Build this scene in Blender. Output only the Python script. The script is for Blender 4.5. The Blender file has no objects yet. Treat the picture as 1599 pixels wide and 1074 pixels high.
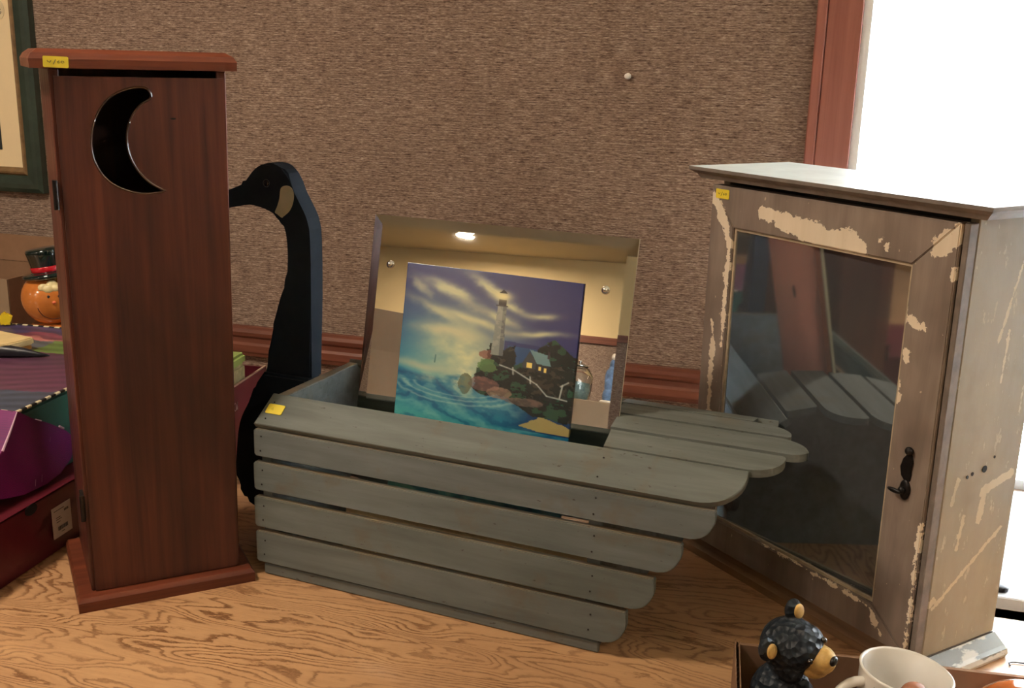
import bpy, bmesh, math, random
import numpy as np
from mathutils import Vector, Matrix, Euler

SC = bpy.context.scene
R = math.radians
PI = math.pi
random.seed(7)

# ------------------------------------------------------------------ camera
cam_d = bpy.data.cameras.new('camera')
cam = bpy.data.objects.new('camera', cam_d)
SC.collection.objects.link(cam)
_p, _r = R(14.7), R(1.36)
_w = Vector((0, math.cos(_p), -math.sin(_p)))
_u0 = Vector((0, math.sin(_p), math.cos(_p)))
_r0 = Vector((1, 0, 0))
_rt = _r0 * math.cos(_r) + _u0 * math.sin(_r)
_up = -_r0 * math.sin(_r) + _u0 * math.cos(_r)
m3 = Matrix((_rt, _up, -_w)).transposed()
cam.matrix_world = Matrix.Translation((0, 0, 0.70)) @ m3.to_4x4()
cam_d.sensor_width = 36.0
cam_d.lens = 1665.0 / 1599.0 * 36.0
cam_d.clip_start = 0.02
SC.camera = cam

# ------------------------------------------------------------------ view + world
SC.view_settings.view_transform = 'Standard'
SC.view_settings.look = 'None'
SC.view_settings.gamma = 1.0
SC.view_settings.use_curve_mapping = False
SC.view_settings.exposure = 0.0

SKY_STRENGTH = 26.0
LAMP_POWER = 1.0
world = bpy.data.worlds.new('world')
SC.world = world
world.use_nodes = True
bg = world.node_tree.nodes['Background']
bg.inputs[0].default_value = (0.88, 0.95, 1.0, 1)
bg.inputs[1].default_value = SKY_STRENGTH

# ------------------------------------------------------------------ helpers
def srgb(r, g, b):
    o = []
    for c in (r, g, b):
        c /= 255.0
        o.append(c / 12.92 if c <= 0.04045 else ((c + 0.055) / 1.055) ** 2.4)
    return tuple(o) + (1.0,)


class NT:
    """small node-tree writer"""
    def __init__(s, name, rough=0.5, metal=0.0, spec=0.5):
        s.m = bpy.data.materials.new(name)
        s.m.use_nodes = True
        s.t = s.m.node_tree
        s.b = s.t.nodes['Principled BSDF']
        s.b.inputs['Roughness'].default_value = rough
        s.b.inputs['Metallic'].default_value = metal
        s.b.inputs['Specular IOR Level'].default_value = spec
        s.co = s.t.nodes.new('ShaderNodeTexCoord')

    def put(s, sock, v):
        if isinstance(v, bpy.types.NodeSocket):
            s.t.links.new(v, sock)
        elif v is not None:
            if hasattr(sock.default_value, '__len__') and not hasattr(v, '__len__'):
                v = (v, v, v, 1)[:len(sock.default_value)]
            sock.default_value = v

    def map(s, scale=(1, 1, 1), rot=(0, 0, 0), loc=(0, 0, 0), vec=None):
        n = s.t.nodes.new('ShaderNodeMapping')
        s.put(n.inputs['Vector'], vec if vec is not None else s.co.outputs['Object'])
        n.inputs['Scale'].default_value = scale
        n.inputs['Rotation'].default_value = rot
        n.inputs['Location'].default_value = loc
        return n.outputs[0]

    def noise(s, vec, scale=5, detail=2, rough=0.5, dist=0.0, col=False):
        n = s.t.nodes.new('ShaderNodeTexNoise')
        s.put(n.inputs['Vector'], vec)
        n.inputs['Scale'].default_value = scale
        n.inputs['Detail'].default_value = detail
        n.inputs['Roughness'].default_value = rough
        n.inputs['Distortion'].default_value = dist
        return n.outputs['Color' if col else 'Fac']

    def voro(s, vec, scale=5, out='Distance', rnd=1.0):
        n = s.t.nodes.new('ShaderNodeTexVoronoi')
        s.put(n.inputs['Vector'], vec)
        n.inputs['Scale'].default_value = scale
        n.inputs['Randomness'].default_value = rnd
        return n.outputs[out]

    def math(s, op, a, b=0.0, c=None):
        n = s.t.nodes.new('ShaderNodeMath')
        n.operation = op
        s.put(n.inputs[0], a)
        s.put(n.inputs[1], b)
        if c is not None:
            s.put(n.inputs[2], c)
        return n.outputs[0]

    def ramp(s, fac, stops, interp='LINEAR'):
        n = s.t.nodes.new('ShaderNodeValToRGB')
        n.color_ramp.interpolation = interp
        e = n.color_ramp.elements
        while len(e) < len(stops):
            e.new(0.5)
        for i, (p, c) in enumerate(stops):
            e[i].position = p
            if not hasattr(c, '__len__'):
                c = (c, c, c, 1)
            e[i].color = c
        s.put(n.inputs[0], fac)
        return n.outputs[0]

    def mix(s, fac, a, b, mode='MIX'):
        n = s.t.nodes.new('ShaderNodeMixRGB')
        n.blend_type = mode
        s.put(n.inputs[0], fac)
        s.put(n.inputs[1], a)
        s.put(n.inputs[2], b)
        return n.outputs[0]

    def sep(s, vec=None):
        n = s.t.nodes.new('ShaderNodeSeparateXYZ')
        s.put(n.inputs[0], vec if vec is not None else s.co.outputs['Object'])
        return n.outputs

    def comb(s, x, y, z):
        n = s.t.nodes.new('ShaderNodeCombineXYZ')
        for i, v in enumerate((x, y, z)):
            s.put(n.inputs[i], v)
        return n.outputs[0]

    def vmath(s, op, a, b):
        n = s.t.nodes.new('ShaderNodeVectorMath')
        n.operation = op
        s.put(n.inputs[0], a)
        s.put(n.inputs[1], b)
        return n.outputs[0]

    def bump(s, h, strength=0.3, dist=0.002):
        n = s.t.nodes.new('ShaderNodeBump')
        n.inputs['Strength'].default_value = strength
        n.inputs['Distance'].default_value = dist
        s.put(n.inputs['Height'], h)
        s.t.links.new(n.outputs[0], s.b.inputs['Normal'])

    def base(s, c):
        s.put(s.b.inputs['Base Color'], c)
        return s

    def rough(s, c):
        s.put(s.b.inputs['Roughness'], c)
        return s


def plain(name, col, rough=0.5, metal=0.0, var=0.12, scale=30, spec=0.5, coat=0.0, bump=0.0):
    n = NT(name, rough, metal, spec)
    f = n.noise(n.co.outputs['Object'], scale, 4, 0.6)
    dark = tuple(c * (1 - var) for c in col[:3]) + (1,)
    lite = tuple(min(1, c * (1 + var)) for c in col[:3]) + (1,)
    n.base(n.ramp(f, [(0.3, dark), (0.7, lite)]))
    if bump:
        n.bump(f, bump, 0.001)
    if coat:
        n.b.inputs['Coat Weight'].default_value = coat
        n.b.inputs['Coat Roughness'].default_value = 0.05
    return n.m


def link(o, parent=None):
    SC.collection.objects.link(o)
    if parent is not None:
        o.parent = parent
    return o


def thing(name, label, cat, loc=(0, 0, 0), rotz=0.0, group=None, rot=None):
    o = bpy.data.objects.new(name, None)
    o.empty_display_size = 0.05
    link(o)
    o.location = loc
    o.rotation_euler = rot if rot is not None else (0, 0, rotz)
    o['label'] = label
    o['category'] = cat
    if group:
        o['group'] = group
    return o


def tag(o, label, cat, group=None):
    o['label'] = label
    o['category'] = cat
    if group:
        o['group'] = group
    return o


def mobj(name, bm, mat, parent=None, smooth=False, label=None):
    me = bpy.data.meshes.new(name)
    bmesh.ops.recalc_face_normals(bm, faces=bm.faces[:])
    bm.to_mesh(me)
    bm.free()
    for m in (mat if isinstance(mat, (list, tuple)) else [mat]):
        me.materials.append(m)
    if smooth:
        for p in me.polygons:
            p.use_smooth = True
    o = bpy.data.objects.new(name, me)
    link(o, parent)
    if label:
        o['label'] = label
    return o


def struct(o):
    o['kind'] = 'structure'
    return o


def bbox(x0, x1, y0, y1, z0, z1, bev=0.0, seg=1, bm=None):
    own = bmesh.new()
    vs = [own.verts.new((x, y, z)) for x in (x0, x1) for y in (y0, y1) for z in (z0, z1)]
    for f in ((0, 1, 3, 2), (4, 6, 7, 5), (0, 4, 5, 1), (2, 3, 7, 6), (0, 2, 6, 4), (1, 5, 7, 3)):
        own.faces.new([vs[i] for i in f])
    if bev:
        bmesh.ops.bevel(own, geom=own.edges[:], offset=bev, segments=seg, affect='EDGES')
    if bm is None:
        return own
    me = bpy.data.meshes.new('t')
    own.to_mesh(me)
    own.free()
    bm.from_mesh(me)
    bpy.data.meshes.remove(me)
    return bm


def prism(pts, a, b, axis='y', bev=0.0, skew=None):
    """extrude a 2-D outline; axis is the extrusion axis; optional skew(pt, layer) -> 3-D"""
    bm = bmesh.new()
    def P(p, t):
        if axis == 'y':
            return (p[0], t, p[1])
        if axis == 'x':
            return (t, p[0], p[1])
        return (p[0], p[1], t)
    A = [bm.verts.new(P(p, a)) for p in pts]
    B = [bm.verts.new(P(p, b)) for p in pts]
    n = len(pts)
    fa = bm.faces.new(A)
    fb = bm.faces.new(B[::-1])
    for i in range(n):
        bm.faces.new((A[i], B[i], B[(i + 1) % n], A[(i + 1) % n]))
    if bev:
        es = list(set(fa.edges[:] + fb.edges[:]))
        bmesh.ops.bevel(bm, geom=es, offset=bev, segments=2, affect='EDGES', clamp_overlap=True)
    bmesh.ops.triangulate(bm, faces=[f for f in bm.faces if len(f.verts) > 4])
    return bm


def lathe(prof, seg=32, bm=None, center=(0, 0), cap=True):
    bm = bm or bmesh.new()
    rings = []
    for r, z in prof:
        if r < 1e-6:
            rings.append([bm.verts.new((center[0], center[1], z))])
        else:
            rings.append([bm.verts.new((center[0] + r * math.cos(2 * PI * i / seg), center[1] + r * math.sin(2 * PI * i / seg), z)) for i in range(seg)])
    for a, b in zip(rings, rings[1:]):
        for i in range(seg):
            j = (i + 1) % seg
            if len(a) == 1 and len(b) == 1:
                continue
            if len(a) == 1:
                bm.faces.new((a[0], b[i], b[j]))
            elif len(b) == 1:
                bm.faces.new((a[i], a[j], b[0]))
            else:
                bm.faces.new((a[i], a[j], b[j], b[i]))
    return bm


def tube(path, rad, seg=8, bm=None, closed=False):
    bm = bm or bmesh.new()
    P = [Vector(p) for p in path]
    n = len(P)
    rings = []
    rads = rad if hasattr(rad, '__len__') else [rad] * n
    for i in range(n):
        if closed:
            t = P[(i + 1) % n] - P[i - 1]
        else:
            t = P[min(i + 1, n - 1)] - P[max(i - 1, 0)]
        t.normalize()
        a = Vector((0, 0, 1)) if abs(t.z) < 0.9 else Vector((1, 0, 0))
        x = t.cross(a).normalized()
        y = t.cross(x).normalized()
        rings.append([bm.verts.new(P[i] + (x * math.cos(2 * PI * k / seg) + y * math.sin(2 * PI * k / seg)) * rads[i]) for k in range(seg)])
    rng = range(n) if closed else range(n - 1)
    for i in rng:
        a, b = rings[i], rings[(i + 1) % n]
        for k in range(seg):
            bm.faces.new((a[k], a[(k + 1) % seg], b[(k + 1) % seg], b[k]))
    if not closed:
        bm.faces.new(rings[0])
        bm.faces.new(rings[-1][::-1])
    return bm


def ball(c, r, seg=16, bm=None, rot=None):
    bm = bm or bmesh.new()
    rr = r if hasattr(r, '__len__') else (r, r, r)
    M = Matrix.Translation(c) @ (rot.to_matrix().to_4x4() if rot else Matrix.Identity(4)) @ Matrix.Diagonal((rr[0], rr[1], rr[2], 1))
    bmesh.ops.create_uvsphere(bm, u_segments=seg, v_segments=max(6, seg // 2), radius=1.0, matrix=M)
    return bm


def fuse(o, voxel=0.0015, smooth=6):
    m = o.modifiers.new('remesh', 'REMESH')
    m.mode = 'VOXEL'
    m.voxel_size = voxel
    m.use_smooth_shade = True
    s = o.modifiers.new('smooth', 'SMOOTH')
    s.factor = 0.6
    s.iterations = smooth
    return o


def strokes(parent, lines, M, mat, name='handwriting', rad=0.00035):
    """handwriting: 2-D poly-lines laid on a plane given by matrix M (x right, y up, z out)"""
    bm = bmesh.new()
    for ln in lines:
        tube([M @ Vector((x, y, 0.0)) for x, y in ln], rad, 5, bm)
    return mobj(name, bm, mat, parent)


def W60(w, h):
    """hand-written w/60 within a w x h tag"""
    L = []
    def a(pts, ox, s=1.0):
        L.append([((ox + p[0] * s) * w, (p[1] * s) * h) for p in pts])
    a([(0, .12), (.03, -.02), (.06, .02), (.09, -.08), (.12, .0), (.15, .12)], -.33)
    a([(0, -.22), (.1, .22)], -.1)
    a([(.08, .15), (.0, .0), (.03, -.1), (.09, -.08), (.09, .0), (.02, .02)], .06)
    a([(.0, .0), (.03, .1), (.1, .1), (.13, .0), (.09, -.07), (.03, -.06), (.0, .0)], .2)
    return L


def sticker(parent, M, w, h, mat, ink, lines=None, label='small yellow price sticker', lineseg=None):
    pts = []
    r = min(w, h) * 0.12
    for cx, cy, a0 in ((w / 2 - r, h / 2 - r, 0), (-w / 2 + r, h / 2 - r, 90), (-w / 2 + r, -h / 2 + r, 180), (w / 2 - r, -h / 2 + r, 270)):
        for k in range(4):
            a = R(a0 + k * 30)
            pts.append((cx + r * math.cos(a), cy + r * math.sin(a)))
    bm = prism(pts, -0.0003, 0.0004, 'z')
    bm.transform(M)
    st = mobj('price_sticker', bm, mat, parent, label=label)
    if lines:
        strokes(st, lines, M @ Matrix.Translation((0, 0, 0.0004)), ink)
    return st


def smooth_loop(pts, n=3, sharp=()):
    out = []
    N_ = len(pts)
    for i in range(N_):
        p0, p1, p2, p3 = pts[i - 1], pts[i], pts[(i + 1) % N_], pts[(i + 2) % N_]
        out.append(p1)
        if i in sharp or (i + 1) % N_ in sharp:
            continue
        for k in range(1, n):
            t = k / n
            out.append(tuple(0.5 * ((2 * p1[q]) + (p2[q] - p0[q]) * t + (2 * p0[q] - 5 * p1[q] + 4 * p2[q] - p3[q]) * t * t + (3 * p1[q] - p0[q] - 3 * p2[q] + p3[q]) * t ** 3) for q in (0, 1)))
    return out


def planeM(o, x, y):
    x = Vector(x).normalized()
    y = Vector(y)
    z = x.cross(y).normalized()
    y = z.cross(x)
    M = Matrix((x, y, z)).transposed().to_4x4()
    M.translation = o
    return M


# ------------------------------------------------------------------ raster painting helpers (vertex colours)
def vnoise(shape, fx, fy, rs, seed):
    g = np.random.RandomState(seed).rand(int(fy) + 3, int(fx) + 3)
    H, W = shape
    y = np.linspace(0, fy, H)[:, None] * np.ones((1, W))
    x = np.linspace(0, fx, W)[None, :] * np.ones((H, 1))
    iy, ix = y.astype(int), x.astype(int)
    ty, tx = y - iy, x - ix
    ty, tx = ty * ty * (3 - 2 * ty), tx * tx * (3 - 2 * tx)
    return (g[iy, ix] * (1 - tx) + g[iy, ix + 1] * tx) * (1 - ty) + (g[iy + 1, ix] * (1 - tx) + g[iy + 1, ix + 1] * tx) * ty


def fbm(shape, fx, fy, seed, octv=4):
    o = np.zeros(shape)
    a, tot = 1.0, 0
    for k in range(octv):
        o += a * vnoise(shape, fx * 2 ** k, fy * 2 ** k, 0, seed + k)
        tot += a
        a *= 0.55
    return o / tot


def inpoly(U, V, poly):
    c = np.zeros(U.shape, bool)
    n = len(poly)
    j = n - 1
    for i in range(n):
        xi, yi = poly[i]
        xj, yj = poly[j]
        if yi != yj:
            c ^= ((yi > V) != (yj > V)) & (U < (xj - xi) * (V - yi) / (yj - yi) + xi)
        j = i
    return c


def seg_d(U, V, a, b):
    ax, ay = a
    dx, dy = b[0] - ax, b[1] - ay
    t = np.clip(((U - ax) * dx + (V - ay) * dy) / (dx * dx + dy * dy + 1e-12), 0, 1)
    return np.hypot(U - ax - t * dx, V - ay - t * dy)


def lay(img, mask, col):
    c = np.array(col, float)
    m = np.clip(mask, 0, 1)[..., None]
    return img * (1 - m) + c * m


def grid_obj(name, img, corner, ex, ey, mat, parent, thick=None):
    """img HxWx3 sRGB 0..255, row 0 at the top; corner = top-left point, ex = right vector, ey = down vector"""
    H, W, _ = img.shape
    lin = img / 255.0
    lin = np.where(lin <= 0.04045, lin / 12.92, ((lin + 0.055) / 1.055) ** 2.4)
    c, ex, ey = np.array(corner), np.array(ex), np.array(ey)
    u = np.linspace(0, 1, W)
    v = np.linspace(0, 1, H)
    co = (c[None, None] + u[None, :, None] * ex + v[:, None, None] * ey).reshape(-1, 3)
    idx = np.arange(H * W).reshape(H, W)
    f = np.stack([idx[:-1, :-1], idx[1:, :-1], idx[1:, 1:], idx[:-1, 1:]], -1).reshape(-1, 4)
    me = bpy.data.meshes.new(name)
    me.vertices.add(len(co))
    me.vertices.foreach_set('co', co.ravel())
    me.loops.add(f.size)
    me.loops.foreach_set('vertex_index', f.ravel())
    me.polygons.add(len(f))
    me.polygons.foreach_set('loop_start', np.arange(0, f.size, 4))
    me.update(calc_edges=True)
    at = me.color_attributes.new('paint', 'FLOAT_COLOR', 'POINT')
    rgba = np.concatenate([lin.reshape(-1, 3), np.ones((H * W, 1))], 1)
    at.data.foreach_set('color', rgba.ravel().astype(np.float32))
    me.materials.append(mat)
    o = bpy.data.objects.new(name, me)
    link(o, parent)
    if thick:
        s = o.modifiers.new('thickness', 'SOLIDIFY')
        s.thickness = thick
        s.offset = -1
    return o


def paint_mat(name, rough=0.3, coat=0.3):
    n = NT(name, rough)
    a = n.t.nodes.new('ShaderNodeVertexColor')
    a.layer_name = 'paint'
    n.base(a.outputs[0])
    n.b.inputs['Coat Weight'].default_value = coat
    n.b.inputs['Coat Roughness'].default_value = 0.08
    return n.m


# ------------------------------------------------------------------ materials
def mat_carpet():
    n = NT('ribbed_carpet', 1.0, spec=0.1)
    c = n.co.outputs['Object']
    v1 = n.noise(n.map((34, 34, 250)), 1.0, 3, 0.75)
    v2 = n.noise(n.map((120, 120, 620)), 1.0, 3, 0.7)
    v3 = n.noise(n.map((5, 5, 9)), 1.0, 3, 0.6)
    rows = n.math('SINE', n.math('ADD', n.math('MULTIPLY', n.sep()[2], 1450.0), n.math('MULTIPLY', n.noise(n.map((14, 14, 30)), 1.0, 2), 9.0)))
    s = n.math('ADD', n.math('ADD', n.math('MULTIPLY', v1, 0.45), n.math('MULTIPLY', v2, 0.55)), n.math('MULTIPLY', rows, 0.022))
    col = n.ramp(s, [(0.36, srgb(76, 58, 50)), (0.46, srgb(128, 107, 94)), (0.55, srgb(162, 140, 125)), (0.67, srgb(210, 192, 174))])
    col = n.mix(n.ramp(v3, [(0.3, 0.0), (0.7, 0.25)]), col, srgb(160, 140, 126), 'MULTIPLY')
    n.base(col)
    n.b.inputs['Sheen Weight'].default_value = 0.15
    n.bump(s, 0.7, 0.004)
    return n.m


def mat_plywood():
    n = NT('plywood_face', 0.42, spec=0.35)
    # rotary-cut veneer: contour lines of a stretched noise field, grain along local x
    warp = n.noise(n.map((1.6, 4.5, 1)), 1.6, 3, 0.55, col=True)
    vec = n.vmath('ADD', n.map((1.25, 7.0, 1)), n.vmath('MULTIPLY', warp, (1.0, 1.0, 0)))
    f = n.noise(vec, 1.1, 2.5, 0.5, 0.3)
    rip = n.noise(n.map((40, 130, 1)), 1.0, 4, 0.75)
    f = n.math('ADD', n.math('MULTIPLY', f, 31.0), n.math('MULTIPLY', rip, 1.25))
    fr = n.math('FRACT', f)
    dark = n.ramp(fr, [(0.0, 1.0), (0.13, 0.8), (0.30, 0.15), (0.62, 0.0), (0.88, 0.1), (1.0, 1.0)])
    streak = n.noise(n.map((10, 300, 1)), 1.0, 3, 0.7)
    tone = n.noise(n.map((2, 6, 1)), 1.0, 3, 0.5)
    light = n.ramp(tone, [(0.3, srgb(176, 134, 96)), (0.7, srgb(202, 158, 114))])
    darkc = n.ramp(streak, [(0.35, srgb(108, 70, 42)), (0.65, srgb(136, 92, 58))])
    fac = n.math('MULTIPLY', dark, n.ramp(n.noise(n.map((4, 13, 1)), 1.0, 2), [(0.35, 0.45), (0.6, 1.0)]))
    col = n.mix(fac, light, darkc)
    col = n.mix(n.ramp(streak, [(0.45, 0.0), (0.8, 0.3)]), col, srgb(136, 92, 56))
    n.base(col)
    n.rough(n.ramp(tone, [(0.3, 0.36), (0.7, 0.5)]))
    n.b.inputs['Coat Weight'].default_value = 0.35
    n.b.inputs['Coat Roughness'].default_value = 0.28
    n.bump(n.math('ADD', fac, n.math('MULTIPLY', streak, 0.5)), 0.12, 0.001)
    return n.m


def mat_stained(name='stained_pine', axis='z', a=(112, 60, 44), b=(64, 32, 26), seed=0.0, rough=0.36, knots=1.0):
    n = NT(name, rough, spec=0.4)
    st = {'z': (55, 55, 2.2), 'x': (2.2, 55, 55), 'y': (55, 2.2, 55)}[axis]
    bg_ = {'z': (7, 7, 1.6), 'x': (1.6, 7, 7), 'y': (7, 1.6, 7)}[axis]
    g = n.noise(n.map(st, loc=(seed, seed, seed)), 1.0, 5, 0.65, 0.4)
    b1 = n.noise(n.map(bg_, loc=(seed + 3, 0, seed)), 1.0, 3, 0.55, 0.6)
    col = n.ramp(g, [(0.3, srgb(*b)), (0.72, srgb(*a))])
    col = n.mix(n.ramp(b1, [(0.38, 0.75 * knots), (0.62, 0.0)]), col, srgb(int(b[0] * .72), int(b[1] * .75), int(b[2] * .9)))
    n.base(col)
    n.rough(n.ramp(g, [(0.3, rough + 0.1), (0.7, rough - 0.04)]))
    n.bump(g, 0.08, 0.001)
    return n.m


def mat_crate(seed, tint=(0, 0, 0)):
    n = NT('grey_green_paint', 0.62, spec=0.3)
    g = n.noise(n.map((6, 60, 60), loc=(seed, seed * 2, 0)), 1.0, 4, 0.6, 0.3)
    w = n.noise(n.map((14, 14, 14), loc=(0, seed, seed)), 1.0, 4, 0.65)
    sp = n.noise(n.map((90, 200, 200), loc=(seed, 0, 0)), 1.0, 2, 0.5)
    a = (114 + tint[0], 119 + tint[1], 121 + tint[2])
    b = (93 + tint[0], 98 + tint[1], 98 + tint[2])
    col = n.ramp(g, [(0.3, srgb(*b)), (0.7, srgb(*a))])
    col = n.mix(n.ramp(w, [(0.56, 0.0), (0.72, 0.55)]), col, srgb(104, 94, 74))
    col = n.mix(n.ramp(sp, [(0.70, 0.0), (0.76, 0.8)]), col, srgb(62, 56, 46))
    up = n.math('MULTIPLY', n.math('GREATER_THAN', n.sep(n.co.outputs['Normal'])[2], 0.95), n.ramp(w, [(0.3, 0.2), (0.6, 0.75)]))
    if seed > 1:
        col = n.mix(up, col, srgb(134, 112, 82))
    n.base(col)
    n.bump(n.math('ADD', g, n.math('MULTIPLY', w, 0.5)), 0.18, 0.001)
    return n.m


def blob_mask(n, blobs, amp=0.02, freq=70.0, yz='xz'):
    """sum of noise-edged capsules in object space; blobs: (x0,z0,x1,z1,r)"""
    c = n.co.outputs['Object']
    s = n.sep()
    X = s[0] if yz[0] == 'x' else s[1]
    Z = s[2]
    P = n.comb(X, 0.0, Z)
    no = n.noise(n.map((freq, freq, freq)), 1.0, 4, 0.7)
    no2 = n.math('MULTIPLY', n.math('SUBTRACT', no, 0.5), amp)
    out = None
    for x0, z0, x1, z1, r in blobs:
        A = Vector((x0, 0, z0))
        D = Vector((x1 - x0, 0, z1 - z0))
        L2 = max(D.length_squared, 1e-9)
        pa = n.vmath('SUBTRACT', P, tuple(A))
        dn = n.t.nodes.new('ShaderNodeVectorMath')
        dn.operation = 'DOT_PRODUCT'
        n.put(dn.inputs[0], pa)
        dn.inputs[1].default_value = tuple(D / L2)
        t = n.math('MINIMUM', n.math('MAXIMUM', dn.outputs['Value'], 0.0), 1.0)
        sc = n.t.nodes.new('ShaderNodeVectorMath')
        sc.operation = 'SCALE'
        sc.inputs[0].default_value = tuple(D)
        n.put(sc.inputs['Scale'], t)
        ln = n.t.nodes.new('ShaderNodeVectorMath')
        ln.operation = 'LENGTH'
        n.put(ln.inputs[0], n.vmath('SUBTRACT', pa, sc.outputs[0]))
        d = n.math('SUBTRACT', n.math('ADD', ln.outputs['Value'], no2), r)
        out = d if out is None else n.math('MINIMUM', out, d)
    return n.math('LESS_THAN', out, 0.0)


def mat_door_frame():
    n = NT('worn_door_wood', 0.48, spec=0.35)
    g = n.noise(n.map((30, 30, 3)), 1.0, 5, 0.65, 0.5)
    w = n.noise(n.map((9, 9, 6)), 1.0, 3, 0.6)
    col = n.ramp(g, [(0.3, srgb(128, 114, 106)), (0.7, srgb(162, 147, 134))])
    col = n.mix(n.ramp(w, [(0.45, 0.0), (0.7, 0.65)]), col, srgb(92, 80, 70))
    # paint chips: a shape of their own (x along the door, z up)
    chips = [(.10, .520, .20, .512, .0085), (.13, .512, .22, .496, .0095), (.20, .500, .245, .510, .012), (.235, .496, .262, .500, .010),
             (.005, .530, .030, .500, .0075), (.030, .500, .040, .470, .0065), (.041, .47, .040, .33, .0035),
             (.372, .520, .394, .535, .011), (.365, .512, .380, .522, .005), (.392, .498, .392, .488, .003),
             (.335, .44, .336, .43, .004), (.345, .432, .356, .425, .0045), (.362, .428, .366, .424, .003),
             (.344, .392, .346, .384, .004), (.334, .355, .338, .335, .0055), (.333, .33, .333, .20, .0015),
             (.388, .428, .388, .42, .002), (.018, .36, .025, .33, .003), (.022, .33, .024, .20, .005),
             (.10, .078, .33, .068, .0012), (.338, .066, .346, .05, .0035), (.352, .046, .354, .042, .002),
             (.391, .20, .392, .02, .0018), (.30, .507, .301, .503, .003), (.29, .513, .291, .513, .002)]
    m = blob_mask(n, chips, 0.024, 70.0)
    cream = n.ramp(g, [(0.3, srgb(226, 210, 184)), (0.7, srgb(242, 228, 206))])
    col = n.mix(m, col, cream)
    sp = n.noise(n.map((150, 150, 90)), 1.0, 2, 0.5)
    col = n.mix(n.ramp(sp, [(0.735, 0.0), (0.75, 0.8)]), col, srgb(214, 194, 164))
    n.base(col)
    n.bump(n.math('ADD', g, m), 0.25, 0.001)
    return n.m


def mat_cab_side():
    n = NT('worn_cream_paint', 0.42, spec=0.4)
    g = n.noise(n.map((8, 8, 3)), 1.0, 4, 0.6)
    col = n.ramp(g, [(0.3, srgb(142, 132, 112)), (0.7, srgb(166, 156, 134))])
    sp = n.noise(n.map((70, 70, 26)), 1.0, 4, 0.7)
    col = n.mix(n.ramp(sp, [(0.62, 0.0), (0.66, 0.7)]), col, srgb(200, 190, 166))
    chips = [(.02, .09, .13, .17, .0028), (.012, .095, .020, .10, .005), (.085, .225, .135, .240, .006), (.085, .19, .09, .23, .005),
             (.075, .41, .10, .50, .002), (.05, .16, .055, .20, .003), (.03, .22, .036, .25, .003), (.09, .36, .092, .42, .002)]
    col = n.mix(blob_mask(n, chips, 0.012, 90.0, 'yz'), col, srgb(206, 194, 166))
    st = n.noise(n.map((10, 10, 10), loc=(4, 2, 1)), 1.0, 3, 0.6)
    col = n.mix(n.ramp(st, [(0.55, 0.0), (0.75, 0.4)]), col, srgb(128, 112, 84))
    n.base(col)
    n.rough(n.ramp(sp, [(0.4, 0.35), (0.7, 0.6)]))
    n.bump(sp, 0.2, 0.001)
    return n.m


M_carpet = mat_carpet()
M_ply = mat_plywood()
M_stain = mat_stained()
M_stain_x = mat_stained('stained_pine_edge', 'x', (128, 66, 42), (78, 36, 24), 4.0, 0.34, 0.4)
M_trim = mat_stained('reddish_trim', 'x', (140, 86, 66), (100, 58, 46), 2.0, 0.32, 0.3)
M_casing = mat_stained('casing_wood', 'z', (164, 104, 88), (134, 80, 68), 9.0, 0.35, 0.2)
M_black = plain('black_paint', srgb(25, 34, 44), 0.75, var=0.25, scale=18, spec=0.22, bump=0.05)
M_cream_patch = plain('cream_patch', srgb(172, 166, 138), 0.55, var=0.08)
M_dark = plain('dark_inside', srgb(20, 18, 18), 0.8)
M_yellow = plain('yellow_paper', srgb(238, 214, 60), 0.6, var=0.04)
M_ink = plain('black_ink', srgb(30, 30, 36), 0.6)
M_faint = plain('faint_ink', srgb(206, 178, 40), 0.6)
M_iron = plain('dark_iron', srgb(44, 42, 42), 0.38, metal=0.7, var=0.3, scale=90)
M_chrome = plain('chrome', srgb(225, 225, 225), 0.08, metal=1.0, var=0.02)
M_white = plain('white_gloss', srgb(236, 232, 224), 0.22, var=0.02, coat=0.4)
M_sill = plain('white_sill_paint', srgb(232, 234, 236), 0.35, var=0.03)
M_cream_wall = plain('cream_wall_paint', srgb(226, 200, 150), 0.8, var=0.03, scale=3)
M_ceiling = plain('ceiling_paint', srgb(206, 190, 158), 0.9, var=0.04, scale=2)
M_cardboard = plain('cardboard', srgb(138, 106, 82), 0.85, var=0.10, scale=25, spec=0.15)
M_cardboard_grey = plain('cardboard_grey', srgb(146, 126, 104), 0.85, var=0.06, scale=12, spec=0.15)
M_maroon = plain('maroon_card', srgb(88, 22, 34), 0.42, var=0.18, scale=10)
M_green = plain('green_card', srgb(48, 100, 84), 0.5, var=0.12, scale=14)
M_nail = plain('nail_steel', srgb(38, 36, 34), 0.5, metal=0.5)
M_ginger = plain('orange_glaze', srgb(200, 120, 56), 0.16, var=0.12, scale=30, coat=0.8)
M_hat = plain('dark_green_glaze', srgb(16, 34, 32), 0.12, var=0.4, scale=25, coat=0.8)
M_red = plain('red_glaze', srgb(196, 30, 44), 0.2, coat=0.6)
M_icing = plain('cream_icing', srgb(232, 214, 160), 0.25, coat=0.5)
M_star = plain('yellow_glaze', srgb(228, 198, 40), 0.3, coat=0.4)
M_brown_glaze = plain('brown_glaze', srgb(176, 92, 40), 0.12, var=0.35, scale=30, coat=0.9)
M_tan = plain('tan_paint', srgb(198, 160, 92), 0.5, var=0.25, scale=60)


def mat_bear():
    n = NT('bear_resin', 0.5, spec=0.4)
    v = n.voro(n.map((1, 1, 1)), 130)
    g = n.noise(n.map((30, 30, 30)), 1.0, 3, 0.6)
    n.base(n.ramp(g, [(0.35, srgb(14, 18, 22)), (0.7, srgb(40, 50, 60))]))
    n.bump(v, 1.0, 0.004)
    return n.m


M_bear = mat_bear()


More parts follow.
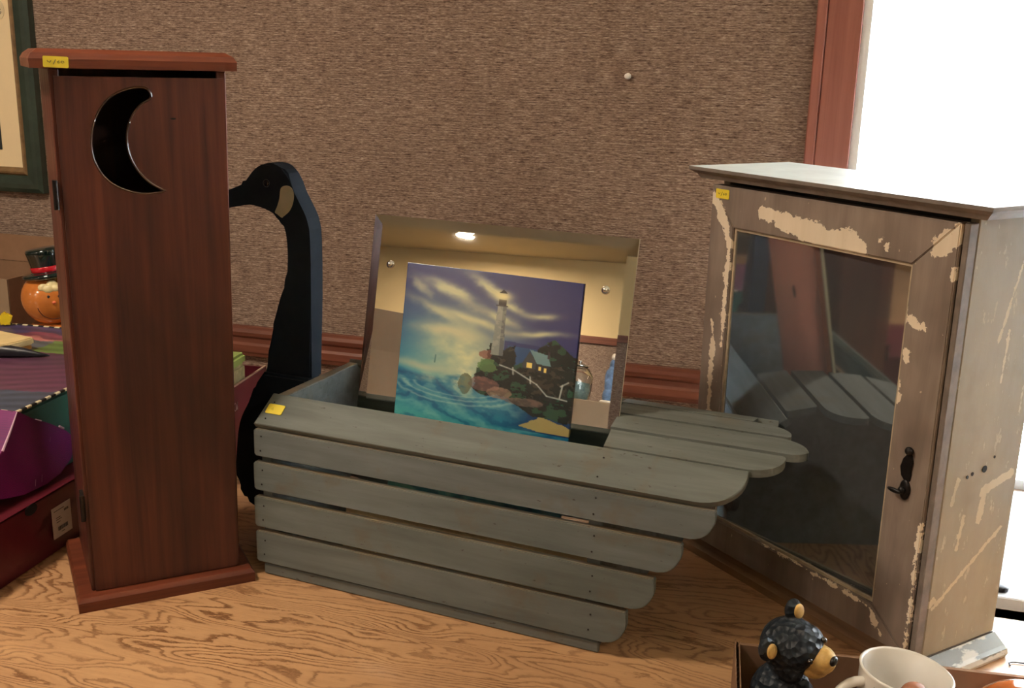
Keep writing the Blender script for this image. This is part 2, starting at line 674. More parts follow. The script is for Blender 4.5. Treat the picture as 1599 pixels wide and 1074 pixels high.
def mat_mirror(name, col, rough):
    n = NT(name, rough, metal=1.0)
    f = n.noise(n.map((6, 6, 6)), 1.0, 3, 0.6)
    n.base(n.ramp(f, [(0.3, tuple(c * 0.9 for c in col[:3]) + (1,)), (0.7, col)]))
    n.rough(n.ramp(f, [(0.3, rough), (0.7, rough * 1.4 + 0.002)]))
    return n.m


M_mirror = mat_mirror('silver_mirror', (0.86, 0.86, 0.82, 1), 0.006)
M_oldmirror = mat_mirror('dim_old_mirror', (0.50, 0.56, 0.62, 1), 0.035)
M_oldmirror.node_tree.nodes['Principled BSDF'].inputs['Metallic'].default_value = 0.9


def mat_glass():
    n = NT('clear_glass', 0.0)
    n.b.inputs['Transmission Weight'].default_value = 1.0
    n.b.inputs['IOR'].default_value = 1.45
    n.base(n.ramp(n.noise(n.co.outputs['Object'], 3.0), [(0.0, (0.97, 0.99, 0.98, 1)), (1.0, (0.99, 1, 1, 1))]))
    return n.m


M_glass = mat_glass()


def mat_emit(name, col, strength):
    n = NT(name, 0.5)
    n.base((0.9, 0.9, 0.9, 1))
    n.b.inputs['Emission Color'].default_value = col
    n.b.inputs['Emission Strength'].default_value = strength
    return n.m


# ================================================================== SETTING
WYAW = R(-16.1)
WO = Vector((0, 2.0, 0))
Mw = Matrix.Translation(WO) @ Matrix.Rotation(WYAW, 4, 'Z')      # x along the back wall, y away from the room, z up
CEIL = 1.70
FLOOR = -0.75
XL, XR, DEP = -8.0, 4.0, 6.3

def setting(name, bm, mat, parent=None):
    bm.transform(Mw)
    return struct(mobj(name, bm, mat, parent))

WX0, WX1, WZ0, WZ1 = 0.592, 2.3, -0.005, 1.35                   # window opening
bm = bbox(XL, WX0, 0, 0.12, FLOOR, CEIL)
bbox(WX1, XR, 0, 0.12, FLOOR, CEIL, bm=bm)
bbox(WX0, WX1, 0, 0.12, FLOOR, WZ0, bm=bm)
bbox(WX0, WX1, 0, 0.12, WZ1, CEIL, bm=bm)
back = setting('wall_back', bm, M_carpet)
# carpet noise must run along the wall: give the wall its own frame
for o in (back,):
    o.data.transform(Mw.inverted())
    o.matrix_world = Mw

def framed(o):
    o.data.transform(Mw.inverted())
    o.matrix_world = Mw
    return o

WAIN = 1.11
framed(setting('wall_left', bbox(XL - 0.12, XL, -DEP, 0, FLOOR, CEIL), M_cream_wall))
framed(setting('wall_right', bbox(XR, XR + 0.12, -DEP, 0, FLOOR, CEIL), M_cream_wall))
wf = framed(setting('wall_front', bbox(XL, XR, -DEP - 0.12, -DEP, FLOOR, CEIL), M_cream_wall))
wc = framed(setting('wall_front_carpet', bbox(XL, XR, -DEP, -DEP + 0.01, FLOOR, WAIN), M_carpet))
framed(setting('trim_1', bbox(XL, XR, -DEP, -DEP + 0.025, WAIN, WAIN + 0.05), M_trim))
framed(setting('ceiling', bbox(XL - 0.12, XR + 0.12, -DEP - 0.12, 0.12, CEIL, CEIL + 0.1), M_ceiling))
framed(setting('floor', bbox(XL - 0.12, XR + 0.12, -DEP - 0.12, 0.12, FLOOR - 0.1, FLOOR), plain('floor_carpet', srgb(96, 84, 74), 0.95, var=0.2, scale=40)))

# chair rail along the back wall: moulded profile swept along x
prof = [(0, .098), (-.012, .098), (-.014, .104), (-.017, .108), (-.017, .122), (-.013, .127), (-.013, .137), (-.018, .142), (-.020, .150), (-.018, .157), (-.010, .161), (0, .161)]
bm = prism(prof, XL, 0.512, 'x')
framed(setting('trim_2', bm, M_trim))
# window casing: a flat board with an outer bead, and the reveal
bm = bbox(0.5145, 0.531, -0.026, 0, -0.005, 1.43, 0.002)
bbox(0.531, 0.588, -0.020, 0, -0.005, 1.352, 0.002, bm=bm)
framed(setting('trim_3', bm, M_casing))
bm = bbox(0.588, 2.37, -0.022, 0, 1.352, 1.43, 0.002)
bbox(2.302, 2.37, -0.022, 0, -0.005, 1.35, 0.002, bm=bm)
framed(setting('trim_4', bm, M_casing))
# window: frame, glass, sill
bm = bbox(0.5885, 0.602, -0.012, 0.11, WZ0, WZ1)
bbox(2.288, 2.3, -0.012, 0.11, WZ0, WZ1, bm=bm)
bbox(0.602, 2.288, 0.0, 0.11, WZ1 - 0.02, WZ1, bm=bm)
bbox(0.602, 2.288, 0.02, 0.08, WZ0, 0.012, bm=bm)
win = framed(setting('window_1', bm, M_sill))
pane = bbox(0.602, 2.288, 0.045, 0.050, 0.012, WZ1 - 0.02)
pane = mobj('pane', pane, M_glass, win)
# sill board in front of the window, level with the table top
SB = -0.462
sill = framed(setting('window_sill', bbox(0.585, 2.30, SB + 0.028, 0.0, -0.03, -0.001, 0.002), M_sill))

# table: plywood on a frame
tb = thing('display_table', 'large plywood display table with swirling brown grain under everything', 'table', WO, WYAW)
pts = [(-2.3, -0.003), (-2.3, -1.75), (2.3, -1.75), (2.3, SB - 0.038), (0.583, SB - 0.038), (0.583, -0.028), (0.51, -0.028), (0.51, -0.003)]
bm = prism(pts, -0.019, 0.0, 'z')
mobj('table_top', bm, M_ply, tb)
bm = bbox(-2.25, 2.25, -1.70, -1.66, -0.11, -0.019, 0.002)
bbox(-2.25, 2.25, -0.53, -0.50, -0.11, -0.019, 0.002, bm=bm)
mobj('apron', bm, M_trim, tb)
for x in (-2.2, 0.0, 2.2):
    for y in (-1.68, -0.515):
        mobj('leg', bbox(x - 0.035, x + 0.035, y - 0.035, y + 0.035, FLOOR, -0.0195 if y < -1 else -0.0195, 0.003), M_trim, tb)
# black metal edge bar between table and sill, and the oval knob behind it
o = framed(mobj('edge_bar', bbox(0.62, 2.25, SB - 0.036, SB + 0.026, -0.012, 0.010, 0.003), M_iron))
o.data.transform(Mw @ Mw.inverted())
tag(o, 'black metal bar along the table edge before the bright window', 'bar')
bm = lathe([(0, -.001), (.013, -.001), (.014, .003), (.012, .006), (0, .007)], 24)
bm.transform(Mw @ Matrix.Translation((0.842, -0.405, 0)) @ Matrix.Diagonal((1.0, 1.25, 1, 1)))
tag(mobj('oval_knob', bm, M_iron, smooth=True), 'small black oval knob lying on the white window sill', 'knob')

# ceiling lamps
lamp_spots = [(-4.06, -2.59), (-2.3, -0.6), (-1.05, 0.95), (1.4, -1.0), (-6.4, -1.4)]
M_lamp = mat_emit('lamp_diffuser', (1.0, 0.84, 0.62, 1), 8.0)
M_lampbody = plain('lamp_body', srgb(220, 214, 200), 0.5)
lamp_lab = ['smallest round ceiling lamp, reflected near the top of the lighthouse mirror', 'round warm ceiling lamp left of the camera', 'round warm ceiling lamp over the table\'s left half',
            'round warm ceiling lamp behind the camera to the right', 'round warm ceiling lamp nearest the far left wall']
for i, (x, y) in enumerate(lamp_spots):
    t = thing('ceiling_lamp', lamp_lab[i], 'lamp', (x, y, CEIL), 0, 'ceiling lamps')
    mobj('lamp_base', lathe([(0, 0), (.15, 0), (.15, -.02), (.0, -.02)], 32), M_lampbody, t)
    if i == 0:
        t.scale = (0.42, 0.42, 0.6)
    mobj('diffuser', lathe([(.14, -.02), (.135, -.05), (.10, -.072), (.05, -.084), (0, -.088)], 32), M_lamp, t, True)
    ld = bpy.data.lights.new('lamp_light', 'AREA')
    ld.shape = 'DISK'
    ld.size = 0.28
    ld.color = (1.0, 0.84, 0.66)
    ld.energy = [45, 16, 24, 12, 30][i] * LAMP_POWER
    lo = bpy.data.objects.new('lamp_light', ld)
    link(lo, t)
    lo.location = (0, 0, -0.095)

# portal for the window
pd = bpy.data.lights.new('window_daylight', 'AREA')
pd.shape = 'RECTANGLE'
pd.size, pd.size_y = 1.69, 1.33
pd.cycles.is_portal = True
po = bpy.data.objects.new('window_daylight', pd)
link(po)
po.matrix_world = Mw @ Matrix.Translation((1.445, 0.10, 0.67)) @ Matrix.Rotation(R(90), 4, 'X') @ Matrix.Rotation(R(180), 4, 'Y') @ Matrix.Rotation(R(180), 4, 'Y')

# ================================================================== OUTHOUSE CABINET
def build_outhouse():
    t = thing('outhouse_cabinet', 'tall red-brown wooden outhouse cabinet with a crescent moon cut in its door', 'cabinet', (-0.5504, 1.2405, 0), R(26.7))
    D = 0.20
    # base board, bevelled
    bm = bmesh.new()
    lo_ = [(0, 0), (.2273, 0), (.2273, D), (0, D)]
    hi = [(.003, .004), (.2235, .004), (.2235, D), (.003, D)]
    rings = []
    for pts, z in ((lo_, 0), (lo_, .0135), (hi, .0185)):
        rings.append([bm.verts.new((p[0], p[1], z)) for p in pts])
    for a, b in zip(rings, rings[1:]):
        for i in range(4):
            bm.faces.new((a[i], a[(i + 1) % 4], b[(i + 1) % 4], b[i]))
    bm.faces.new(rings[0][::-1])
    bm.faces.new(rings[-1])
    mobj('base_board', bm, M_stain_x, t)
    # side boards (slightly spread at the top as in the photo)
    def wall(x0, x1, x0t, x1t, y0, y1, z0, z1):
        b = bmesh.new()
        v = [b.verts.new(c) for c in ((x0, y0, z0), (x1, y0, z0), (x1, y1, z0), (x0, y1, z0), (x0t, y0, z1), (x1t, y0, z1), (x1t, y1, z1), (x0t, y1, z1))]
        for f in ((0, 1, 2, 3), (4, 7, 6, 5), (0, 4, 5, 1), (1, 5, 6, 2), (2, 6, 7, 3), (3, 7, 4, 0)):
            b.faces.new([v[i] for i in f])
        bmesh.ops.bevel(b, geom=b.edges[:], offset=0.0012, segments=1, affect='EDGES')
        return b
    ZB, ZT = 0.0185, 0.683
    mobj('side_board', wall(.0187, .030, .0185, .030, .022, .192, ZB, ZT), M_stain, t)
    rs = mobj('side_board', wall(.1995, .2108, .2095, .2215, .022, .192, ZB, ZT), M_stain, t)
    mobj('back_board', wall(.030, .1995, .030, .2095, .184, .192, ZB, ZT), M_stain, t)
    # door with the crescent cut out
    moon = [(0.1309, 0.6538), (0.1266, 0.6614), (0.1168, 0.6633), (0.1021, 0.6607), (0.0869, 0.6535), (0.0739, 0.6409), (0.0643, 0.6234), (0.0597, 0.6033),
            (0.06, 0.583), (0.0652, 0.5675), (0.0752, 0.553), (0.0892, 0.5434), (0.1088, 0.5369), (0.1291, 0.5362), (0.141, 0.5393), (0.1348, 0.5422),
            (0.1224, 0.5504), (0.1105, 0.5639), (0.1029, 0.5796), (0.0998, 0.5976), (0.1021, 0.6158), (0.1087, 0.6309), (0.118, 0.6423), (0.1284, 0.6487)]
    moon = smooth_loop(moon, 3)
    outer = [(.0235, ZB + .001), (.2065, ZB + .001), (.2175, .6745), (.0235, .6745)]
    b = bmesh.new()
    for y in (.018, .029):
        vo = [b.verts.new((p[0], y, p[1])) for p in outer]
        vi = [b.verts.new((p[0], y, p[1])) for p in moon]
        es = [b.edges.new((vo[i], vo[(i + 1) % 4])) for i in range(4)]
        es += [b.edges.new((vi[i], vi[(i + 1) % len(moon)])) for i in range(len(moon))]
        bmesh.ops.triangle_fill(b, edges=es, use_beauty=True)
        if y == .018:
            fo, fi = vo, vi
        else:
            for A, B in ((fo, vo), (fi, vi)):
                for i in range(len(A)):
                    b.faces.new((A[i], A[(i + 1) % len(A)], B[(i + 1) % len(A)], B[i]))
    door = mobj('door', b, M_stain, t)
    # rounded, darker, glossy lip of the crescent
    lip = tube([(p[0], .0185, p[1]) for p in moon], 0.0014, 6, closed=True)
    mobj('crescent_rim', lip, plain('burnished_edge', srgb(70, 48, 38), 0.22, var=0.4, scale=60, coat=0.5), door)
    mobj('knot', ball((.155, .0178, .626), (.0035, .0006, .0012), 10), M_dark, door)
    # hinges on the left edge
    for z in (0.52, 0.12):
        hb = lathe([(0, 0), (.003, 0), (.003, .035), (0, .035)], 12)
        hb.transform(Matrix.Translation((.0155, .0175, z)))
        bbox(.0145, .019, .019, .045, z + .002, z + .033, bm=hb)
        mobj('hinge', hb, M_iron, t)
    # roof board: chamfered slab
    b = bmesh.new()
    layers = [(-.002, .2307, 0, .212, .6835), (-.0025, .2312, 0, .212, .694), (.001, .228, .004, .208, .700), (.008, .2195, .014, .198, .7052)]
    rings = []
    for x0, x1, y0, y1, z in layers:
        rings.append([b.verts.new(c) for c in ((x0, y0, z), (x1, y0, z), (x1, y1, z), (x0, y1, z))])
    for a, c in zip(rings, rings[1:]):
        for i in range(4):
            b.faces.new((a[i], a[(i + 1) % 4], c[(i + 1) % 4], c[i]))
    b.faces.new(rings[0][::-1])
    b.faces.new(rings[-1])
    roof = mobj('roof_board', b, M_stain_x, t)
    sticker(roof, planeM(Vector((.0262, -.0006, .6905)), (1, 0, -0.03), (0, 0, 1)), .027, .0125, M_yellow, M_ink, W60(.027, .0125))
    return t

build_outhouse()

# ================================================================== GOOSE CRATE
CR_O = (-0.3473, 1.3656, 0)
CR_Y = R(-22.8)
CD = 0.285          # depth of the crate

def build_crate():
    t = thing('goose_crate', 'grey-green slatted wooden goose crate with black goose neck and scalloped tail', 'crate', CR_O, CR_Y)
    tints = [(-2, -2, -8), (2, 6, 6), (0, 4, 2), (-2, 1, -3), (-4, -2, -6), (0, 0, -4)]
    mats = [mat_crate(3.1 * i, tints[i]) for i in range(6)]
    th = 0.010
    end_pts = [(.0105, 0.0), (.0105, .2215), (.046, .2495), (CD - .046, .2495), (CD - .0105, .2215), (CD - .0105, 0)]
    nl = bpy.data.meshes.new('nail')
    nb = lathe([(0, 0), (.0013, 0), (.0010, .0006), (0, .0008)], 8)
    nb.transform(Matrix.Rotation(R(90), 4, 'X'))
    nb.to_mesh(nl)
    nb.free()
    nl.materials.append(M_nail)
    def nail(par, x, y, z):
        o = bpy.data.objects.new('nail', nl)
        link(o, par)
        o.location = (x, y, z)
    mobj('end_board', prism(end_pts, .004, .020, 'x', 0.001), mats[4], t)
    mobj('end_board', prism(end_pts, .478, .496, 'x', 0.001), mats[4], t)
    mobj('bottom_board', bbox(.0205, .4775, .0105, CD - .0105, .002, .016, .001), mats[5], t)
    mobj('bottom_runner', bbox(.006, .500, .0035, .0100, .0005, .0155, .0015), mats[5], t)
    mobj('bottom_runner', bbox(.006, .500, CD - .0100, CD - .0035, .0005, .0155, .0015), mats[5], t)
    # side slats: (left x, right x, z0, z1)
    slats = [(-.0035, .534, .0190, .0660), (-.0042, .566, .0718, .1165), (-.0030, .596, .1262, .1672), (-.0008, .632, .1762, .2148)]
    def wing(x0, x1, z0, z1, r=.027):
        pts = [(x0, z0 + .003), (x0 + .003, z0)]
        for k in range(9):
            a = -90 + k * 90 / 8
            pts.append((x1 - r + r * math.cos(R(a)), z0 + r * 1.15 + r * 1.15 * math.sin(R(a))))
        pts += [(x1, z1 - .002), (x1 - .002, z1), (x0 + .003, z1), (x0, z1 - .003)]
        return pts
    for k, (x0, x1, z0, z1) in enumerate(slats):
        for side in (0, 1):
            y0, y1 = (0.0, th) if side == 0 else (CD - th, CD)
            s = mobj('side_slat', prism(wing(x0, x1, z0, z1), y0, y1, 'y', 0.0012), mats[(4, 3, 2, 1)[k]], t)
            if side == 0:
                zc = (z0 + z1) / 2
                for x in (.010, .487):
                    nail(s, x, -.0001, zc - .011)
                    nail(s, x + .002, -.0001, zc + .010)
    # shoulder slats, leaning inwards
    A, B = Vector((0, .0005, .2225)), Vector((0, .042, .2545))
    dv = (B - A).normalized()
    nv = Vector((0, dv.z, -dv.y))
    wdt = (B - A).length
    def shoulder():
        pts = [(.0, 0.0), ]
        for k in range(10):
            a = -90 + k * 10
            pts.append((.658 - .052 + .052 * math.cos(R(a)), .040 + .040 * math.sin(R(a))))
        pts += [(.6585, wdt), (.004, wdt)]
        return pts
    for side in (0, 1):
        b = bmesh.new()
        P = shoulder()
        def pt(p, d):
            q = A + dv * p[1] + nv * d
            y = q.y if side == 0 else CD - q.y
            return (p[0], y, q.z)
        lo_ = [b.verts.new(pt(p, 0)) for p in P]
        hi = [b.verts.new(pt(p, th)) for p in P]
        fa = b.faces.new(lo_)
        fb = b.faces.new(hi[::-1])
        for i in range(len(P)):
            b.faces.new((lo_[i], hi[i], hi[(i + 1) % len(P)], lo_[(i + 1) % len(P)]))
        bmesh.ops.bevel(b, geom=list(set(fa.edges[:] + fb.edges[:])), offset=0.0012, segments=1, affect='EDGES')
        bmesh.ops.triangulate(b, faces=[f for f in b.faces if len(f.verts) > 4])
        s = mobj('shoulder_slat', b, mats[0], t)
        if side == 0:
            M = planeM(Vector((0, 0, 0)), (1, 0, 0), tuple(dv))
            c = A + dv * .0265
            M.translation = (.0215, c.y - .0005, c.z + .0006)
            sticker(s, M, .026, .0155, M_yellow, M_faint, [[(-.006, -.001), (-.004, .002), (-.002, -.002), (-.004, -.002), (-.005, .0)]], 'small yellow price sticker with faded writing')
            for x in (.014, .487):
                for f in (.2, .72):
                    c = A + dv * (wdt * f)
                    nail(s, x, c.y - .0002, c.z)
    # tail: four slats fanned over the right end
    tail = [  # y0, y1, z0, z1, x0, x1, rounded corner radius front, back
        (.0435, .084, .2555, .2635, .4820, .6930, .040, .006),
        (.0905, .137, .2645, .2670, .4750, .7150, .022, .044),
        (.1435, .190, .2670, .2650, .4650, .6880, .006, .050),
        (.1965, .238, .2640, .2560, .4560, .6330, .003, .006)]
    for k, (y0, y1, z0, z1, x0, x1, rf, rb) in enumerate(tail):
        b = bmesh.new()
        W_ = y1 - y0
        pts = [(x0, 0)]
        for q in range(8):
            a = -90 + q * 90 / 7
            pts.append((x1 - rf + rf * math.cos(R(a)), rf * .8 + rf * .8 * math.sin(R(a))))
        for q in range(8):
            a = q * 90 / 7
            pts.append((x1 - rb + rb * math.cos(R(a)), W_ - rb * .8 + rb * .8 * math.sin(R(a))))
        pts.append((x0 - .004, W_))
        n_ = len(pts)
        top = [b.verts.new((p[0], y0 + p[1], z0 + (z1 - z0) * p[1] / W_)) for p in pts]
        bot = [b.verts.new((p[0], y0 + p[1], z0 + (z1 - z0) * p[1] / W_ - .0095)) for p in pts]
        fa = b.faces.new(top)
        fb = b.faces.new(bot[::-1])
        for i in range(n_):
            b.faces.new((top[i], bot[i], bot[(i + 1) % n_], top[(i + 1) % n_]))
        bmesh.ops.remove_doubles(b, verts=b.verts[:], dist=1e-5)
        bmesh.ops.triangulate(b, faces=[f for f in b.faces if len(f.verts) > 4])
        mobj('tail_slat', b, mats[0], t)
    # ---- goose neck, head and breast: thick boards along the middle of the crate
    Y0, Y1 = .1275, .1575
    top = [(-0.1194, 0.5178), (-0.1001, 0.5256), (-0.0919, 0.5316), (-0.0812, 0.5442), (-0.0696, 0.5531), (-0.0561, 0.5582)]
    back = [(-0.0623, 0.555), (-0.0466, 0.5522), (-0.0334, 0.5474), (-0.0228, 0.5379), (-0.0102, 0.5184), (0.0044, 0.4935), (0.0105, 0.4771), (0.0131, 0.453), (0.0122, 0.3718), (0.0081, 0.2527)]
    left = [(-0.0714, 0.2527), (-0.0608, 0.2844), (-0.0576, 0.3141), (-0.0489, 0.341), (-0.0385, 0.3711), (-0.0283, 0.394), (-0.0255, 0.42), (-0.0250, 0.4400), (-0.0265, 0.4580), (-0.0300, 0.4715),
            (-0.0361, 0.4818), (-0.047, 0.4885), (-0.0634, 0.4943), (-0.0811, 0.4976), (-0.0947, 0.497), (-0.1208, 0.4914)]
    beak = [(-.150, .488), (-.158, .493), (-.157, .500), (-.145, .508)]
    # upper outline: front-plane crown joined to the back line
    crown = top + [(-0.044, .5578), (-0.0325, .5535), (-0.0215, .5455)] + back[4:]
    outline = left[::1] + beak + crown
    outline = smooth_loop(outline, 2, (0, len(outline) - 1))
    sil = [Vector((p[0], 0, p[1])) for p in outline]
    b = prism(outline, Y0, Y1, 'y', 0.003)
    neck = mobj('goose_neck', b, M_black, t)
    cheek = cheek0 = [(-0.0334, 0.5234), (-0.0289, 0.5277), (-0.0222, 0.529), (-0.0158, 0.5268), (-0.0121, 0.5212), (-0.012, 0.5121), (-0.0145, 0.5027), (-0.0203, 0.4931),
             (-0.0305, 0.485), (-0.0330, 0.4835), (-0.0404, 0.4880), (-0.0440, 0.4905), (-0.0398, 0.4991), (-0.0356, 0.5105)]
    cheek = smooth_loop(cheek0, 3)
    mobj('cheek_patch', prism(cheek, Y0 - .0008, Y0 + .001, 'y'), M_cream_patch, neck, label='cream cheek patch')
    cb = prism([(p[0], p[1]) for p in cheek], Y1 - .001, Y1 + .0008, 'y')
    mobj('cheek_patch', cb, M_cream_patch, neck, label='cream cheek patch')
    for yy in (Y0, Y1):
        e = ball((-.0573, yy, .5302), (.0045, .0028, .0045), 16)
        ring = tube([(-.0573 + .0052 * math.cos(2 * PI * k / 16), yy, .5302 + .0052 * math.sin(2 * PI * k / 16)) for k in range(16)], .0006, 5, closed=True)
        mobj('eye_ring', ring, plain('eye_ring_grey', srgb(48, 56, 60), 0.5), neck)
        mobj('eye', e, plain('eye_gloss', srgb(16, 16, 18), 0.06, coat=1.0), neck, True)
    br = [(-.0725, .2520), (-0.0858, 0.2345), (-0.100, 0.2022), (-0.1125, 0.1800), (-0.1208, 0.1550), (-0.1278, 0.102), (-0.1275, 0.0726), (-0.1182, 0.0532), (-0.1066, 0.041), (-.070, .020), (.0032, .004), (.0032, .2520)]
    br = smooth_loop(br, 3, (0, 9, 10, 11))
    mobj('goose_breast', prism(br, Y0 - .004, Y1 + .004, 'y', 0.004), M_black, t)
    return t

build_crate()

# ================================================================== MIRROR PICTURE
def paint_seascape(H=390, W=300):
    v, u = np.mgrid[0:1.5:H * 1j, 0:1:W * 1j]
    n1 = fbm((H, W), 3, 7, 1)
    n2 = fbm((H, W), 10, 22, 5)
    n3 = fbm((H, W), 26, 60, 9, 3)
    img = np.zeros((H, W, 3)) + np.array((44, 50, 108.))
    img = lay(img, np.clip((v - .1) * 1.6, 0, 1) * np.clip(1.25 - u * 1.35, 0, 1), (40, 140, 170))
    glow = np.exp(-(((u - .36) / .27) ** 2 + ((v - .50) / .26) ** 2) * 1.1)
    img = lay(img, glow * (.75 + .6 * (n2 - .5)), (226, 226, 168))
    # slanting clouds
    for cx, cy, sx, sy, an, a in ((.28, .14, .16, .030, .38, .9), (.10, .13, .09, .035, .6, .6), (.50, .10, .13, .035, .50, .95), (.62, .19, .10, .025, .35, .8), (.40, .30, .22, .030, .22, .9),
                                  (.22, .28, .16, .028, .45, .7), (.80, .22, .09, .020, -.1, .75), (.78, .33, .15, .018, -.06, .85), (.56, .26, .12, .03, .3, .8), (.30, .40, .18, .04, .1, .9), (.15, .62, .2, .03, .05, .6)):
        du, dv_ = u - cx + (n2 - .5) * .10, v - cy + (n1 - .5) * .07
        a1 = du * math.cos(an) + dv_ * math.sin(an)
        b1 = -du * math.sin(an) + dv_ * math.cos(an)
        img = lay(img, a * np.exp(-((a1 / sx) ** 2 + (b1 / sy) ** 2)) * 1.2, (196, 198, 160))
    # dark sea strip on the right behind the headland
    img = lay(img, ((v > .40 + (u - .5) * .03) & (u > .60) & (v < .75)) * .85, (38, 50, 104))
    img = lay(img, ((v > .43) & (u > .62) & (u < .78) & (v < .6)) * .5, (36, 100, 140))
    # sea
    sea = np.clip((v - (.655 + .03 * np.sin(u * 9) + .03 * (n1 - .5))) * 40, 0, 1)
    wave = np.sin((v * 46 + np.sin(u * 5 + 1.5) * 5 + (n2 - .5) * 7))
    sc = np.zeros((H, W, 3)) + np.array((30, 104, 140.))
    sc = lay(sc, np.clip((v - .78) * 5, 0, 1) * np.clip(1.1 - u * 1.1, 0, 1), (88, 176, 168))
    sc = lay(sc, np.clip((wave - .1) * .9, 0, 1) * .45 * (.5 + n3), (140, 200, 190))
    sc = lay(sc, np.clip((-wave - .5) * 1.6, 0, 1) * .5, (16, 60, 110))
    sc = lay(sc, np.clip((u - .62) * 4, 0, 1) * .75 * (v < .93), (20, 34, 78))
    for q, (rx, ry) in enumerate(((.30, .085), (.36, .11), (.24, .06))):
        d = np.abs(np.hypot((u - .34) / rx, (v - .73) / ry) - 1 + (n3 - .5) * .12)
        sc = lay(sc, np.exp(-(d / .05) ** 2) * (v > .73) * .4, (190, 220, 200))
    img = img * (1 - sea[..., None]) + sc * sea[..., None]
    foam = np.exp(-(((u - .40) / .07) ** 2 + ((v - .68) / .10) ** 2)) + .5 * np.exp(-(((u - .2) / .13) ** 2 + ((v - .70) / .03) ** 2))
    img = lay(img, foam * (n3 * 1.4), (222, 224, 176))
    # sandy spit, bottom right
    spit = inpoly(u + (n3 - .5) * .04, v, [(.72, .905), (.84, .83), (1.1, .90), (1.1, .925), (.84, .925)])
    img = lay(img, spit * .8, (196, 170, 96))
    # headland
    hl = inpoly(u + (n3 - .5) * .03, v + (n3 - .5) * .03, [(.44, .72), (.46, .60), (.51, .52), (.52, .43), (.60, .46), (.66, .42), (.67, .55), (.74, .50), (.80, .42), (.88, .36), (.98, .44), (1.1, .48), (1.1, .86), (.78, .83), (.62, .74), (.5, .76)])
    img = lay(img, hl, (20, 34, 36))
    img = lay(img, hl * (n2 > .53) * (n3 > .5) * .8, (46, 84, 62))
    img = lay(img, hl * (n2 < .42) * (n3 > .55) * .5, (92, 74, 60))
    img = lay(img, (np.hypot((u - .51) / .05, (v - .57) / .04) + (n3 - .5) < 1) * .8, (96, 132, 80))
    img = lay(img, (np.hypot((u - .50) / .035, (v - .50) / .03) + (n3 - .5) < 1) * .7, (128, 74, 62))
    for cx, cy, rx, ry, c in ((.51, .69, .075, .045, (140, 96, 92)), (.60, .73, .08, .035, (158, 126, 108)), (.72, .76, .12, .025, (122, 100, 92)), (.40, .70, .035, .06, (84, 92, 70))):
        img = lay(img, (np.hypot((u - cx) / rx, (v - cy) / ry) + (n2 - .5) * .9 < 1) * (.65 + .5 * (n3 - .5)), c)
    # lighthouse
    tw = inpoly(u, v, [(.528, .50), (.545, .20), (.592, .20), (.598, .50)])
    img = lay(img, tw, (132, 140, 134))
    img = lay(img, tw * (u > .575) * .55, (70, 76, 84))
    img = lay(img, tw * (n3 > .55) * .25, (196, 196, 176))
    img = lay(img, inpoly(u, v, [(.535, .20), (.535, .19), (.602, .19), (.602, .20)]), (60, 60, 66))
    img = lay(img, inpoly(u, v, [(.548, .19), (.548, .155), (.59, .155), (.59, .19)]), (34, 32, 40))
    img = lay(img, np.exp(-(((u - .569) / .05) ** 2 + ((v - .135) / .028) ** 2)), (232, 222, 164))
    img = lay(img, inpoly(u, v, [(.545, .118), (.569, .095), (.594, .118)]), (34, 30, 38))
    # cottage
    img = lay(img, inpoly(u, v, [(.71, .52), (.745, .445), (.785, .50), (.785, .55), (.71, .55)]), (56, 66, 70))
    img = lay(img, inpoly(u, v, [(.785, .50), (.785, .565), (.865, .57), (.865, .52)]), (36, 42, 48))
    img = lay(img, inpoly(u, v, [(.745, .435), (.845, .455), (.868, .52), (.79, .515)]), (104, 140, 146))
    for a, b_, c, d in ((.735, .765, .515, .545), (.80, .815, .53, .555), (.83, .843, .535, .56)):
        img = lay(img, inpoly(u, v, [(a, c), (b_, c), (b_, d), (a, d)]), (236, 214, 120))
    img = lay(img, inpoly(u, v, [(.845, .43), (.858, .43), (.858, .48), (.845, .475)]), (60, 54, 60))
    # fence
    for a, b_ in (((.585, .555), (.67, .575)), ((.67, .575), (.80, .64)), ((.80, .64), (.86, .70)), ((.86, .70), (.97, .71)), ((.93, .70), (.94, .62)), ((.93, .63), (.97, .60)), ((.66, .56), (.665, .60)), ((.76, .60), (.765, .64))):
        img = lay(img, np.clip(1.5 - seg_d(u, v, a, b_) / .004, 0, 1) * .8, (190, 196, 190))
    # far sail
    img = lay(img, np.clip(1.4 - seg_d(u, v, (.215, .555), (.212, .60)) / .004, 0, 1) * .8, (70, 110, 110))
    return np.clip(img, 0, 255)


